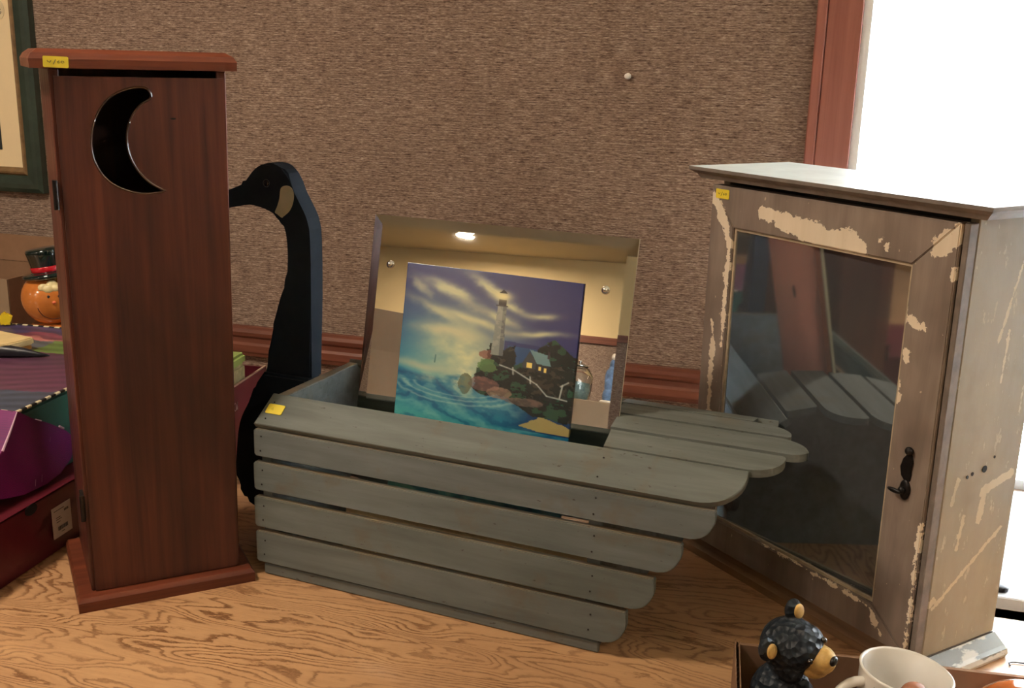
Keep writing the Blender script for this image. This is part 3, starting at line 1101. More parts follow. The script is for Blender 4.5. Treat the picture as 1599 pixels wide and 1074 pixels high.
def build_mirror():
    t = thing('mirror_picture', 'frameless mirror with a blue lighthouse seascape, tilted back inside the goose crate', 'mirror', (-0.2336, 1.3879, 0.0225), rot=(Matrix.Rotation(R(-21), 3, 'Z') @ Matrix.Rotation(R(-11.25), 3, 'X') @ Matrix.Rotation(R(0.75), 3, 'Y')).to_euler())
    W_, H_ = 0.3770, 0.4819
    bv = 0.0135
    b = bmesh.new()
    def rect(i, y):
        return [b.verts.new(c) for c in ((i, y, i), (W_ - i, y, i), (W_ - i, y, H_ - i), (i, y, H_ - i))]
    r0, r1, r2 = rect(0, .0055), rect(0, .0017), rect(bv, 0)
    for a, c in ((r0, r1), (r1, r2)):
        for i in range(4):
            f = b.faces.new((a[i], a[(i + 1) % 4], c[(i + 1) % 4], c[i]))
            f.material_index = 1 if a is r0 else 0
    b.faces.new(r2)
    b.faces.new(r0[::-1]).material_index = 1
    mobj('mirror_plate', b, [M_mirror, plain('pale_glass_edge', srgb(214, 206, 176), 0.15, var=0.05)], t)
    # bare wooden strip the mirror stands in
    mobj('bottom_strip', bbox(.001, W_ - .012, -.0042, -.0005, .0, .0700, .0008), plain('raw_wood_strip', srgb(224, 196, 152), 0.7, var=0.1, scale=60), t)
    M_back = plain('red_brown_backing', srgb(150, 84, 58), 0.5, var=0.12, scale=12)
    bk = mobj('backing', bbox(.006, W_ - .006, .0057, .0130, .006, H_ - .006), M_back, t, label='red-brown backing board with a round hanging hole')
    hb = lathe([(0, .0004), (.0085, .0004), (.0085, .0009), (.0105, .0009), (.0105, -.0002)], 24)
    hb.transform(Matrix.Translation((W_ * .5, .0130, H_ - .1425)) @ Matrix.Rotation(R(-90), 4, 'X'))
    mobj('hanging_hole', hb, M_dark, bk)
    # strut at the back, foot on the crate floor
    st = bbox(W_ * .5 - .02, W_ * .5 + .02, -.003, .003, -.165, 0)
    st.transform(Matrix.Translation((0, .0172, .180)) @ Matrix.Rotation(R(24), 4, 'X'))
    mobj('easel_strut', st, M_back, t)
    # printed panel
    img = paint_seascape()
    g = grid_obj('printed_panel', img, (.0592, -.0032, H_ - .0612), (.2535, 0, -.0028), (.0025, 0, -.325), paint_mat('print_gloss', 0.25, 0.5), t, 0.003)
    g['label'] = 'glossy lighthouse seascape print'
    for x, z in ((.0316, H_ - .0670), (W_ - .0362, H_ - .0690), (.0316, .095), (W_ - .0362, .095)):
        s = lathe([(0, .0), (.0056, .0), (.0056, -.001), (.0042, -.004), (.002, -.0058), (0, -.0062)], 20)
        s.transform(Matrix.Translation((x, 0, z)) @ Matrix.Rotation(R(-90), 4, 'X') @ Matrix.Scale(1, 4))
        mobj('screw', s, M_chrome, t, True)
    return t

build_mirror()

# ================================================================== MEDICINE CABINET
def build_cabinet():
    t = thing('medicine_cabinet', 'old worn cream wall cabinet with a mirrored door standing by the window', 'cabinet', (0.276, 1.473, 0), R(-58.5))
    MF = mat_door_frame()
    MS = mat_cab_side()
    MT = plain('window_lit_top', srgb(228, 236, 232), 0.3, var=0.10, scale=20)  # white-cyan window light on the cabinet top is put into this colour
    ME = plain('worn_grey_edge', srgb(122, 112, 104), 0.55, var=0.25, scale=40, bump=0.3)
    W_ = .402
    # carcass
    sd = mobj('side_panel', bbox(W_ - .012, W_, .0125, .148, .026, .5545, .001), MS, t)
    mobj('side_panel', bbox(0, .012, .0125, .148, .026, .5545, .001), MS, t)
    mobj('back_panel', bbox(.0125, W_ - .0125, .140, .147, .026, .5545), ME, t)
    mobj('shelf', bbox(.0125, W_ - .0125, .03, .139, .27, .28), ME, t)
    # moulded base: tan front strip, weathered side moulding, floor board
    b = prism([(-.003, .0), (-.005, .012), (-.002, .018), (.004, .0250), (.012, .0250), (.012, 0)], -.016, W_ + .001, 'x', .0008)
    mobj('base_moulding', b, mat_stained('tan_base_wood', 'x', (182, 146, 110), (130, 102, 76), 6.0, 0.5, 0.3), t, label='tan front base strip')
    MW = NT('weathered_moulding', 0.5)
    g_ = MW.noise(MW.map((30, 16, 40)), 1.0, 4, 0.65)
    MW.base(MW.ramp(g_, [(0.46, srgb(128, 126, 116)), (0.5, srgb(214, 210, 198))]))
    MW.bump(g_, 0.3, 0.001)
    for sx in (1, -1):
        pr_ = [(0, 0), (.019, 0), (.022, .006), (.020, .012), (.015, .0145), (.0005, .0250), (0, .0250)]
        pts_ = [((W_ + p[0]) if sx > 0 else (-p[0]), p[1]) for p in pr_]
        b = prism(pts_, -.004 if sx > 0 else .0125, .150, 'y', .0006)
        if sx > 0:
            b.transform(Matrix.Translation((.0012, 0, 0)))
        mobj('base_moulding', b, MW.m, t)
    mobj('floor_board', bbox(.0, W_, .0125, .148, .0005, .0255), ME, t)
    # top board
    b = bmesh.new()
    L_ = [(-.030, .4420, -.026, .164, .5705), (-.030, .4420, -.026, .164, .566), (-.022, .434, -.018, .160, .561), (-.018, .428, -.014, .158, .555)]
    rings = []
    for x0, x1, y0, y1, z in L_:
        rings.append([b.verts.new(c) for c in ((x0, y0, z), (x1, y0, z), (x1, y1, z), (x0, y1, z))])
    for a, c in zip(rings, rings[1:]):
        for i in range(4):
            b.faces.new((a[i], a[(i + 1) % 4], c[(i + 1) % 4], c[i])).material_index = 1
    b.faces.new(rings[0][::-1])
    b.faces.new(rings[-1]).material_index = 1
    mobj('top_board', b, [MT, ME], t)
    # door: mitred frame
    Z0, Z1 = .030, .5475
    GX0, GX1, GZ0, GZ1 = .0465, .338, .074, .4935
    X0, X1 = .0005, .3935
    door = mobj('door', bbox(.05, .33, .0118, .0122, .08, .49), ME, t)
    def rail(pts):
        return prism(pts, -.0075, .0115, 'y', 0.0012)
    quads = {
        'door_stile': [[(X0, Z0), (GX0, GZ0), (GX0, GZ1), (X0, Z1)], [(X1, Z0), (X1, Z1), (GX1, GZ1), (GX1, GZ0)]],
        'door_rail': [[(X0 + .0005, Z1), (GX0 + .0005, GZ1 + .0003), (GX1 - .0005, GZ1 + .0003), (X1 - .0005, Z1)], [(X0 + .0005, Z0), (X1 - .0005, Z0), (GX1 - .0005, GZ0 - .0003), (GX0 + .0005, GZ0 - .0003)]]}
    for k, qs in quads.items():
        for q in qs:
            mobj(k, rail(q), MF, door)
    mobj('closing_strip', bbox(X1 + .0012, W_, -.003, .0118, Z0, Z1, .001), ME, t)
    # bead inside the opening
    MB = plain('pale_bead', srgb(176, 160, 136), 0.5, var=0.25, scale=50)
    b = bmesh.new()
    w = .0035
    bbox(GX0, GX0 + w, -.004, .000, GZ0, GZ1, bm=b)
    bbox(GX1 - w, GX1, -.004, .004, GZ0, GZ1, bm=b)
    bbox(GX0 + w, GX1 - w, -.004, .000, GZ0, GZ0 + w, bm=b)
    bbox(GX0 + w, GX1 - w, -.004, .000, GZ1 - w, GZ1, bm=b)
    mobj('glazing_bead', b, MB, door)
    pb = bbox(-.1445, .1445, -.0015, .0015, GZ0 + .0005, GZ1 - .0005)
    pb.transform(Matrix.Translation((.1922, .0045, 0)) @ Matrix.Rotation(R(2.1), 4, 'Z'))
    mobj('mirror_pane', pb, M_oldmirror, door, label='dim old mirror pane')
    # latch: ball, leaf plate, oval rose with a thumb turn
    y = -.0078
    b = ball((.3665, y - .003, .281), (.0052, .004, .0052), 14)
    leaf = [(.3655, .2785), (.3590, .2700), (.3560, .2590), (.3585, .2490), (.3650, .2425), (.3705, .2450), (.3715, .2530), (.3700, .2620), (.3725, .2690), (.3700, .2755)]
    lp = prism(leaf, y - .0015, y, 'y')
    tmp = bpy.data.meshes.new('t'); lp.to_mesh(tmp); lp.free(); b.from_mesh(tmp); bpy.data.meshes.remove(tmp)
    lt = mobj('latch', b, M_iron, door)
    b = ball((.3655, y - .001, .2330), (.0075, .003, .0125), 18)
    b = ball((.3645, y - .005, .2330), (.0048, .004, .0048), 12, bm=b)
    b = ball((.3580, y - .010, .2315), (.0100, .0024, .0030), 12, bm=b)
    mobj('thumb_turn', b, M_iron, lt, True)
    sticker(door, planeM(Vector((.0215, y - .0001, .5365)), (1, 0, .0), (0, 0, 1)), .026, .0125, M_yellow, M_ink, W60(.026, .0125))
    # old screw holes on the side
    for yy, zz, r in ((.0515, .2501, .0022), (.060, .2525, .0025), (.082, .2548, .0045), (.098, .267, .0018)):
        h = lathe([(0, .0004), (r, .0004), (r * .9, -.0002), (0, -.0002)], 14)
        h.transform(Matrix.Translation((W_ + .0002, yy, zz)) @ Matrix.Rotation(R(90), 4, 'Y'))
        mobj('screw_hole', h, M_dark, sd)
    return t

build_cabinet()

# ================================================================== WALL PICTURE
def build_wall_picture():
    t = thing('framed_picture', 'green and gold framed picture with cream mat hanging on the carpeted wall', 'picture', tuple(Mw @ Vector((-1.0405, -0.001, 0.41))), WYAW + 0)
    H_, W_ = .47, .40          # hangs left of the origin (bottom right outer corner)
    M_gf = plain('dark_green_frame', srgb(44, 58, 50), 0.35, var=0.3, scale=30, coat=0.3)
    M_gold = plain('bronze_lip', srgb(120, 94, 62), 0.4, var=0.25, scale=60)
    M_mat = plain('cream_mat', srgb(232, 212, 172), 0.8, var=0.02)
    def frame(i0, i1, y0, y1, z_in, name, m):
        # mitred moulding between inset i0 and i1, face rises from y0 (outer) to y1
        b = bmesh.new()
        def r(i, y):
            return [b.verts.new(c) for c in ((-W_ + i, y, i), (-i, y, i), (-i, y, H_ - i), (-W_ + i, y, H_ - i))]
        mid = (i0 + i1) / 2
        rr = [r(i0, -.0005), r(i0, y0), r(i0 + (i1 - i0) * .25, y0 - .004), r(mid, y0 - .005), r(i1 - .003, y1), r(i1, y1 + .003), r(i1, -.0005)]
        for a, c in zip(rr, rr[1:]):
            for k in range(4):
                b.faces.new((a[k], a[(k + 1) % 4], c[(k + 1) % 4], c[k]))
        return mobj(name, b, m, t)
    frame(0, .036, -.016, -.020, 0, 'frame', M_gf)
    frame(.036, .052, -.015, -.011, 0, 'inner_lip', M_gold)
    mobj('mat_board', bbox(-W_ + .05, -.05, -.006, -.003, .05, H_ - .05), M_mat, t)
    pr = mobj('print', bbox(-W_ + .10, -.104, -.0075, -.0062, .088, .24), plain('dark_print', srgb(40, 46, 48), 0.5, var=0.3, scale=20), t)
    M = planeM(Vector((-.124, -.0078, .0925)), (1, 0, 0), (0, 0, 1))
    strokes(pr, [[(-.012, 0), (-.008, .003), (-.005, -.002), (-.001, .003), (.003, -.001), (.007, .002), (.012, .0)], [(-.010, -.002), (.010, -.003)]], M, M_white, 'signature', .0006)
    # oval price tag, written sideways
    oval = [(.0135 * math.cos(2 * PI * k / 24), .020 * math.sin(2 * PI * k / 24)) for k in range(24)]
    b = prism(oval, -.0003, .0003, 'z')
    TM = planeM(Vector((-.080, -.0068, .375)), (1, 0, 0), (0, 0, 1))
    b.transform(TM)
    pt_ = mobj('price_tag', b, plain('pale_tag', srgb(214, 198, 162), 0.7), t)
    RM = TM @ Matrix.Translation((0, 0, .0005)) @ Matrix.Rotation(R(-65), 4, 'Z')
    strokes(pt_, [[(-.013, .004), (-.013, -.004)], [(-.010, .004), (-.005, .004), (-.008, -.004)], [(-.003, -.004), (-.0028, -.0036)],
                  [(.003, .004), (-.0005, .004), (-.0005, .0005), (.003, 0), (.003, -.003), (-.0005, -.004)],
                  [(.007, .004), (.005, 0), (.007, -.004), (.0095, 0), (.007, .004)]], RM, M_ink, 'handwriting', .0006)
    return t

build_wall_picture()
o = mobj('push_pin', lathe([(0, 0), (.0055, 0), (.0055, .003), (.003, .004), (.0028, .009), (.005, .010), (.005, .012), (0, .0125)], 16), M_white, None, True)
o.data.transform(Mw @ Matrix.Translation((0.2021, 0.0, 0.684)) @ Matrix.Rotation(R(90), 4, 'X'))
tag(o, 'tiny white push pin stuck in the carpeted wall above the mirror', 'pin')

# ================================================================== LEFT BOXES
BY = R(-12.0)
def build_shoebox():
    t = thing('shoe_box', 'maroon shoe box with a white barcode label lying lowest at the left edge', 'box', (-0.681, 1.285, 0), R(-12.6))
    # right side is the plane x = 0; the box runs to -x and back
    x0, y0, y1, h = -.34, -.16, .42, .0935
    b = bmesh.new()
    bbox(x0, -.0015, y0, y1, .001, h - .003, .001, bm=b)
    mobj('box_body', b, M_maroon, t)
    lid = [(y0 - .002, h), (y0 - .002, h - .045), (.098, h - .045), (.104, h - .040), (.108, h - .030), (y1 + .002, h - .030), (y1 + .002, h)]
    b = prism(lid, -.0012, .0012, 'x')
    bbox(x0 - .003, .0012, y0 - .002, y1 + .002, h - .0025, h, bm=b)
    bbox(x0 - .003, .0012, y0 - .004, y0 - .002, h - .045, h, bm=b)
    ld = mobj('lid', b, M_maroon, t)
    hc = lathe([(0, 0), (.013, 0), (.013, .0006), (0, .0006)], 20)
    hc.transform(Matrix.Translation((.0012, .085, h - .006)) @ Matrix.Rotation(R(90), 4, 'Y') @ Matrix.Diagonal((.6, 1, 1, 1)))
    mobj('thumb_notch', hc, M_dark, ld)
    # label
    LM = planeM(Vector((.0016, .1475, .0465)), (0, 1, 0), (0, 0, 1))
    st = bmesh.new()
    bbox(-.0215, .0215, -.0235, .0235, -.0002, .0006, bm=st)
    st.transform(LM)
    lab = mobj('barcode_label', st, plain('white_label', srgb(214, 206, 196), 0.6, var=0.03), t, label='white printed label with barcode')
    b = bmesh.new()
    rnd = random.Random(3)
    x = -.010
    while x < .012:
        w = rnd.choice((.0004, .0008, .0012))
        bbox(x, x + w, -.014, -.008, .0006, .0008, bm=b)
        x += w + rnd.choice((.0005, .0008))
    for zz, xa, xb in ((.017, -.017, .006), (.006, -.013, -.003), (.003, -.013, .0), (-.001, -.013, -.004), (-.018, -.003, .004)):
        bbox(xa, xb, zz, zz + .0009, .0006, .0008, bm=b)
    for xa in (.006, .009, .0115, .014):
        bbox(xa, xa + .0017, .011, .0145, .0006, .0008, bm=b)
    b.transform(LM)
    mobj('label_print', b, M_ink, lab)
    return t

build_shoebox()


def paint_lid(H=200, W=170):
    v, u = np.mgrid[0:1:H * 1j, 0:1:W * 1j]     # v down = towards the viewer, u = left to right
    n2 = fbm((H, W), 6, 8, 21)
    n3 = fbm((H, W), 40, 60, 31, 2)
    rip = np.sin((v * 90 + np.sin(u * 8) * 4 + u * 10))
    img = np.zeros((H, W, 3)) + np.array((92, 52, 74.))
    w = (n2 - .5) * .12
    img = lay(img, (v + w < .10) * 1., (62, 54, 92))
    img = lay(img, ((v + w > .10) & (v + w < .26)) * 1., (118, 56, 78))
    img = lay(img, ((v + w > .17) & (v + w < .24) & (u < .6)) * .8, (176, 110, 104))
    img = lay(img, ((v + w > .20) & (v + w < .40) & (u < .52)) * 1., (84, 92, 100))
    img = lay(img, ((v + w * .6 > .19) & (v + w * .6 < .35) & (u > .48 + w)) * 1., (92, 116, 58))
    img = lay(img, ((v + w > .35) & (v + w < .50)) * .9, (80, 50, 70))
    img = lay(img, (v - .14 * np.sin(u * 5) * .3 + w > .84) * 1., (62, 70, 88))
    img *= (1 + .16 * rip * (n3 + .3))[..., None]
    return np.clip(img, 0, 255)


def mat_scales():
    n = NT('purple_scale_paper', 0.42)
    s = n.sep()
    X = n.math('MULTIPLY', s[1], 55.0)
    Z = n.math('MULTIPLY', s[2], 70.0)
    row = n.math('FLOOR', Z)
    off = n.math('MULTIPLY', n.math('MODULO', row, 2.0), 0.5)
    fx = n.math('SUBTRACT', n.math('FRACT', n.math('ADD', X, off)), 0.5)
    fz = n.math('FRACT', Z)
    d = n.math('SQRT', n.math('ADD', n.math('POWER', fx, 2.0), n.math('POWER', n.math('MULTIPLY', fz, 0.6), 2.0)))
    ring = n.math('SINE', n.math('MULTIPLY', d, 46.0))
    f = n.noise(n.co.outputs['Object'], 14, 3)
    base = n.ramp(f, [(0.3, srgb(104, 22, 88)), (0.7, srgb(136, 34, 112))])
    n.base(n.mix(n.ramp(ring, [(0.3, 0.0), (0.8, 0.45)]), base, srgb(84, 24, 88)))
    return n.m


def build_giftbox():
    t = thing('gift_box', 'green box with purple swirl-patterned lid and checkered edge stacked on the shoe box', 'box', (-0.690, 1.41, 0.0945), BY)
    D, W_, H_ = .44, .36, .118
    b = bmesh.new()
    bbox(-W_ + .004, -.004, .004, D - .004, 0, H_ - .003, .001, bm=b)
    mobj('box_body', b, M_green, t)
    # rolled upper band of the side
    b = bbox(-.005, .001, .001, D - .002, H_ - .030, H_ - .002, .003, 2)
    bbox(-W_, -.005, .0005, .006, H_ - .030, H_ - .002, .001, bm=b)
    mobj('lid_band', b, M_green, t)
    img = paint_lid()
    b0 = bbox(-W_, .0, .0, D, H_ - .002, H_ + .0015)
    lid = mobj('lid', b0, M_green, t)
    g = grid_obj('lid_print', img, (-W_ + .001, D - .001, H_ + .0021), (W_ - .002, 0, 0), (0, -D + .002, 0), paint_mat('lid_gloss', 0.45, 0.1), lid)
    # checkered piping along the right, front and back edges
    mc = [bpy.data.meshes.new('check') for _ in range(2)]
    for k, m in enumerate(mc):
        c = bbox(-.0024, .0024, -.0055, .0055, -.0015, .0022, .0009)
        c.to_mesh(m)
        c.free()
        m.materials.append(plain('piping_%s' % ('cream', 'black')[k], (srgb(214, 200, 164), srgb(24, 24, 26))[k], 0.5))
    def piece(k, x, y, r=0.0):
        o = bpy.data.objects.new('piping_block', mc[k % 2])
        link(o, lid)
        o.location = (x, y, H_ + .0015)
        o.rotation_euler = (0, 0, r)
    for k in range(40):
        piece(k, .0005, .0055 + k * .011)
    for k in range(32):
        piece(k + 1, -.008 - k * .011, .0005, R(90))
        piece(k + 1, -.008 - k * .011, D - .0005, R(90))
    return t

gb = build_giftbox()
M_scale = mat_scales()
def flap():
    Bp = [(-.0000, 0.000, .1215), (.0023, .0236, .1048), (.0057, .0595, .0847), (.0091, .0899, .0639), (.0109, .1012, .0511), (.0122, .1025, .0396), (.0138, .0896, .0209),
          (.0143, .0623, .0079), (.0136, .0296, .0035), (.0117, -.0176, .0055), (.0091, -.0598, .0157), (.0070, -.100, .036), (.0030, -.0423, .0784)]
    b = bmesh.new()
    vb = [b.verts.new((x + .0025, y, z)) for x, y, z in Bp]
    b.faces.new(vb)
    # sloping apron along the front of the box
    c0, c1, c2 = vb[0], vb[-1], vb[-2]
    l0 = b.verts.new((-.36, -.001, .1215))
    l1 = b.verts.new((-.36, -.045, .080))
    l2 = b.verts.new((-.36, -.102, .036))
    b.faces.new((c0, c1, l1, l0))
    b.faces.new((c1, c2, l2, l1))
    bmesh.ops.triangulate(b, faces=[f for f in b.faces if len(f.verts) > 4])
    o = mobj('flap', b, M_scale, gb, label='magenta flap with a scale pattern and rounded corner')
    s = o.modifiers.new('thickness', 'SOLIDIFY')
    s.thickness = .0022
    s.offset = 0
    # worn white scuffs: crease, rim, scratches
    w = bmesh.new()
    tube([(.004, -.002, .1215), (.0055, -.022, .099), (.0068, -.0423, .0784)], [.0008, .0016, .0020], 6, w)
    for a, c, r in (((.0080, .030, .1010), (.0095, .040, .0955), .0009), ((.0118, .076, .0755), (.0128, .084, .0695), .0016),):
        tube([a, c], r, 6, w)
    n_ = Vector((.0023, .0236, -.0167)).cross(Vector((.0117, -.0176, -.116))).normalized()
    def onB(y, z):
        # plane of the side facet
        P0 = Vector((.0025, 0, .1215))
        x = P0.x - (n_.y * (y - P0.y) + n_.z * (z - P0.z)) / n_.x
        return Vector((x + .0012, y, z))
    for y, z, l in ((.052, .028, .020), (.063, .030, .016), (.075, .034, .009), (.040, .016, .014), (.020, .010, .010), (.006, .009, .009), (.052, .060, .006)):
        tube([onB(y, z), onB(y + l * .35, z + l)], .0005, 5, w)
    mobj('scuffs', w, plain('worn_paper', srgb(206, 170, 192), 0.7), o)['kind'] = 'stuff'

flap()

# things lying on the patterned lid
LZ = 0.0945 + .118 + .0028
MG = Matrix.Translation((-0.690, 1.41, 0)) @ Matrix.Rotation(BY, 4, 'Z')
t = thing('wood_block', 'cream topped flat block with orange edge lying on the patterned lid', 'block', tuple(MG @ Vector((-.262, .285, LZ))), R(-28))
bm = prism([(-.075, -.04), (.070, -.04), (.080, -.02), (.076, .03), (-.075, .03)], 0.010, .022, 'z', .002)
mobj('top_layer', bm, plain('cream_top', srgb(216, 190, 136), 0.55, var=0.08), t)
bm = prism([(-.074, -.038), (.066, -.038), (.074, -.02), (.072, .028), (-.074, .028)], 0.0, .0098, 'z', .002)
mobj('bottom_layer', bm, plain('orange_layer', srgb(196, 132, 62), 0.5, var=0.2), t)
bm = tube([(-.075, 0, .0125), (-.05, 0, .0125), (0, .004, .0115), (.04, .010, .008), (.062, .013, .0045), (.078, .016, .003)], [.006, .010, .0112, .0075, .0040, .0008], 14)
bm.transform(Matrix.Scale(1.0, 4))
o = mobj('black_feather', bm, plain('black_quill', srgb(26, 26, 34), 0.4, var=0.4, scale=60), None, True)
o.location = MG @ Vector((-.205, .235, LZ - .0008))
o.rotation_euler = (0, 0, R(-4))
tag(o, 'black pointed spindle lying in front of the cream block on the patterned lid', 'ornament')
# yellow star on the far edge of the lid
pts = []
for k in range(10):
    r = .0135 if k % 2 == 0 else .0085
    a = R(90 + 36 * k)
    pts.append((r * math.cos(a), .0125 + r * math.sin(a)))
o = mobj('star_ornament', prism(pts, -.006, .006, 'y', .002), M_star)
o.location = MG @ Vector((-.335, .425, LZ))
o.rotation_euler = (0, 0, R(20))
tag(o, 'small yellow star standing on the far edge of the patterned lid', 'ornament')

# gingerbread jar behind the boxes
def build_jar():
    t = thing('gingerbread_jar', 'orange gingerbread face jar in a black top hat with red band', 'jar', (-0.905, 2.04, 0), R(25))
    cz = .238
    prof = [(0, 0), (.045, 0), (.052, .01), (.056, .06), (.052, .12), (.046, .170), (.040, .186), (0, .187)]
    mobj('jar_body', lathe(prof, 32), M_ginger, t, True)
    b = ball((0, 0, cz), (.0555, .050, .054), 36)
    hd = mobj('head', b, M_ginger, t, True)
    for x in (-.006, .013):
        mobj('eye', ball((x, -.0482, cz + .0105), (.0026, .0018, .0030), 10), M_ink, hd, True)
    mobj('nose', ball((.003, -.0508, cz - .001), (.004, .003, .0035), 10), plain('salmon_glaze', srgb(226, 110, 70), 0.3, coat=0.5), hd, True)
    sm = []
    for k in range(15):
        a = R(190 + k * 160 / 14)
        x, z = .003 + .030 * math.cos(a), -.006 + .030 * math.sin(a)
        y = -.050 * math.sqrt(max(0, 1 - (x / .0555) ** 2 - (z / .054) ** 2)) - .0003
        sm.append((x, y, cz + z))
    mobj('smile', tube(sm, .0008, 6), plain('brown_line', srgb(96, 50, 28), 0.5), hd)
    # icing curl on the forehead
    b = bmesh.new()
    for x, z, r in ((-.014, .027, .010), (-.004, .024, .011), (.008, .025, .010), (.017, .028, .009), (.002, .033, .010)):
        y = -.050 * math.sqrt(max(0, 1 - (x / .0555) ** 2 - (z / .054) ** 2))
        ball((x, y + .002, cz + z), (r, .006, r * .8), 14, b)
    fuse(mobj('icing_curl', b, M_icing, hd, True), .0012, 4)
    # hat tilted back to the left
    hat = thing_child('hat', t, (0, 0, cz + .040), (R(-4), R(-7), 0))
    return t

def thing_child(name, parent, loc, rot):
    b = lathe([(0, .002), (.030, .002), (.040, -.001), (.047, .002), (.050, .006), (.046, .010), (.036, .011), (.0285, .013), (.029, .020), (.030, .024), (.033, .044), (.0345, .052), (.033, .056), (.026, .058), (0, .058)], 36)
    o = mobj(name, b, M_hat, parent, True)
    o.location = loc
    o.rotation_euler = rot
    band = lathe([(.0290, .0125), (.0305, .014), (.0315, .0225), (.0305, .0235)], 36)
    mobj('hat_band', band, M_red, o, True)
    return o

build_jar()

# open cardboard box standing behind at the left
t = thing('cardboard_box', 'open cardboard box standing by the wall behind the gift box', 'box', (-1.13, 2.17, 0.0), WYAW)
bx, by, bh = .17, .085, .27
mobj('box_side', bbox(-bx, bx, -by, -by + .004, .0, bh), M_cardboard_grey, t)
mobj('box_side', bbox(-bx, bx, by - .004, by, .0, bh), M_cardboard, t)
mobj('box_side', bbox(-bx, -bx + .004, -by + .0045, by - .0045, .0, bh), M_cardboard, t)
mobj('box_side', bbox(bx - .004, bx, -by + .0045, by - .0045, .0, bh), M_cardboard, t)
mobj('box_bottom', bbox(-bx + .0045, bx - .0045, -by + .0045, by - .0045, .0, .004), M_cardboard, t)
b = bbox(-bx, bx, -.003, 0, 0, .055)
b.transform(Matrix.Translation((0, by, bh + .001)) @ Matrix.Rotation(R(-8), 4, 'X'))
mobj('box_flap', b, M_cardboard, t)

# maroon box and pale green box seen between outhouse and goose
t = thing('maroon_box', 'open maroon box with a pale rim standing behind the outhouse cabinet and goose', 'box', (-0.4777, 1.742, 0), R(80))
ax, bx_, dy_, hh = -.115, .150, .085, .150
mobj('box_side', bbox(ax, bx_, .001, .004, 0, hh), M_maroon, t)
mobj('box_side', bbox(ax, bx_, dy_ - .003, dy_, 0, hh), M_maroon, t)
mobj('box_side', bbox(ax, ax + .003, .0042, dy_ - .0032, 0, hh), M_maroon, t)
mobj('box_side', bbox(bx_ - .003, bx_, .0042, dy_ - .0032, 0, hh), M_maroon, t)
mobj('box_bottom', bbox(ax + .0032, bx_ - .0032, .0042, dy_ - .0032, 0, .003), M_maroon, t)
mobj('rim', bbox(ax, bx_, .0008, .0044, hh + .0001, hh + .003, .0006), plain('pale_rim', srgb(178, 150, 128), 0.6), t)
LM = planeM(Vector((.018, .0008, .118)), (1, 0, 0), (0, 0, 1))
strokes(t, [[(-.006, .004), (-.009, 0), (-.009, -.006), (-.006, -.010)], [(-.003, .004), (-.001, -.010), (.001, .0), (.003, -.010), (.005, .004)]], LM, plain('pale_print', srgb(190, 176, 176), 0.6), 'printed_mark', .0007)
t = thing('speckled_tin', 'pale green topped speckled tin standing inside the open maroon box', 'tin', (-0.4777, 1.742, 0.0032), R(80))
mobj('tin_body', bbox(-.10, .082, .0105, .076, 0, .172, .004, 2), plain('speckled_cream', srgb(168, 158, 116), 0.5, var=0.35, scale=70), t)
mobj('tin_lid', bbox(-.1015, .0835, .0090, .0775, .1722, .192, .005, 2), plain('pale_green', srgb(150, 168, 92), 0.45, var=0.08), t)

# things that stand on the table left of the frame and show in the mirror
t = thing('flapped_carton', 'tall brown carton with raised flaps, reflected at the left side of the lighthouse mirror', 'box', (-1.16, 0.60, 0), R(38))
cb = .13
for q in range(4):
    b = bbox(-cb, cb - .0045, -cb, -cb + .004, 0, .41)
    b.transform(Matrix.Rotation(R(90 * q), 4, 'Z'))
    mobj('box_side', b, M_cardboard_grey if q % 2 else M_cardboard, t)
    b = bbox(-cb + .01, cb - .01, -.004, 0, 0, .10)
    b.transform(Matrix.Rotation(R(90 * q), 4, 'Z') @ Matrix.Translation((0, -cb + .004, .411)) @ Matrix.Rotation(R(14 if q % 2 else 32), 4, 'X'))
    mobj('box_flap', b, M_cardboard_grey, t)
mobj('box_bottom', bbox(-cb + .005, cb - .005, -cb + .005, cb - .005, 0, .004), M_cardboard, t)
t = thing('closed_carton', 'closed carton carrying the glass jar and the figurine in the blue cloak', 'box', (-0.53, 0.47, 0), R(-16))
mobj('box_body', bbox(-.15, .15, -.11, .11, .0, .349, .002), M_cardboard_grey, t)
mobj('tape', bbox(-.1505, .1505, -.022, .022, .3491, .3497), plain('packing_tape', srgb(178, 150, 104), 0.3), t)

t = thing('glass_cookie_jar', 'small round glass jar with silver lid standing on the closed carton', 'jar', (-0.55, 0.50, 0.35))
t.scale = (.42, .42, .30)
mobj('jar_glass', lathe([(0, 0), (.055, 0), (.075, .02), (.082, .09), (.080, .20), (.060, .245), (.045, .255), (.045, .262), (.042, .262), (.042, .25), (.056, .24), (.076, .198), (.078, .09), (.071, .024), (.05, .006), (0, .006)], 40), M_glass, t, True)
mobj('lid', lathe([(0, .263), (.048, .263), (.050, .268), (.048, .274), (.020, .286), (.008, .290), (.008, .296), (.013, .302), (.010, .310), (0, .312)], 32), M_chrome, t, True)
mobj('contents', lathe([(0, .0065), (.048, .0065), (.068, .026), (.0745, .09), (.070, .14), (0, .15)], 32), plain('teal_contents', srgb(120, 150, 150), 0.6, var=0.3, scale=60), t, True)
t = thing('draped_figurine', 'small figurine in a draped blue cloak standing beside the glass jar', 'figurine', (-0.455, 0.505, 0.35), R(120))
t.scale = (.36, .36, .36)
b = bmesh.new()
for x, z, rx, rz in ((0, .05, .040, .055), (.002, .12, .034, .06), (.0, .19, .028, .05), (-.004, .245, .024, .035), (-.030, .17, .014, .045), (.028, .16, .013, .05)):
    ball((x, 0, z), (rx, rx * .8, rz), 18, b)
fuse(mobj('cloak', b, plain('faded_denim', srgb(96, 118, 148), 0.8, var=0.35, scale=40, bump=0.4), t, True), .003, 3)
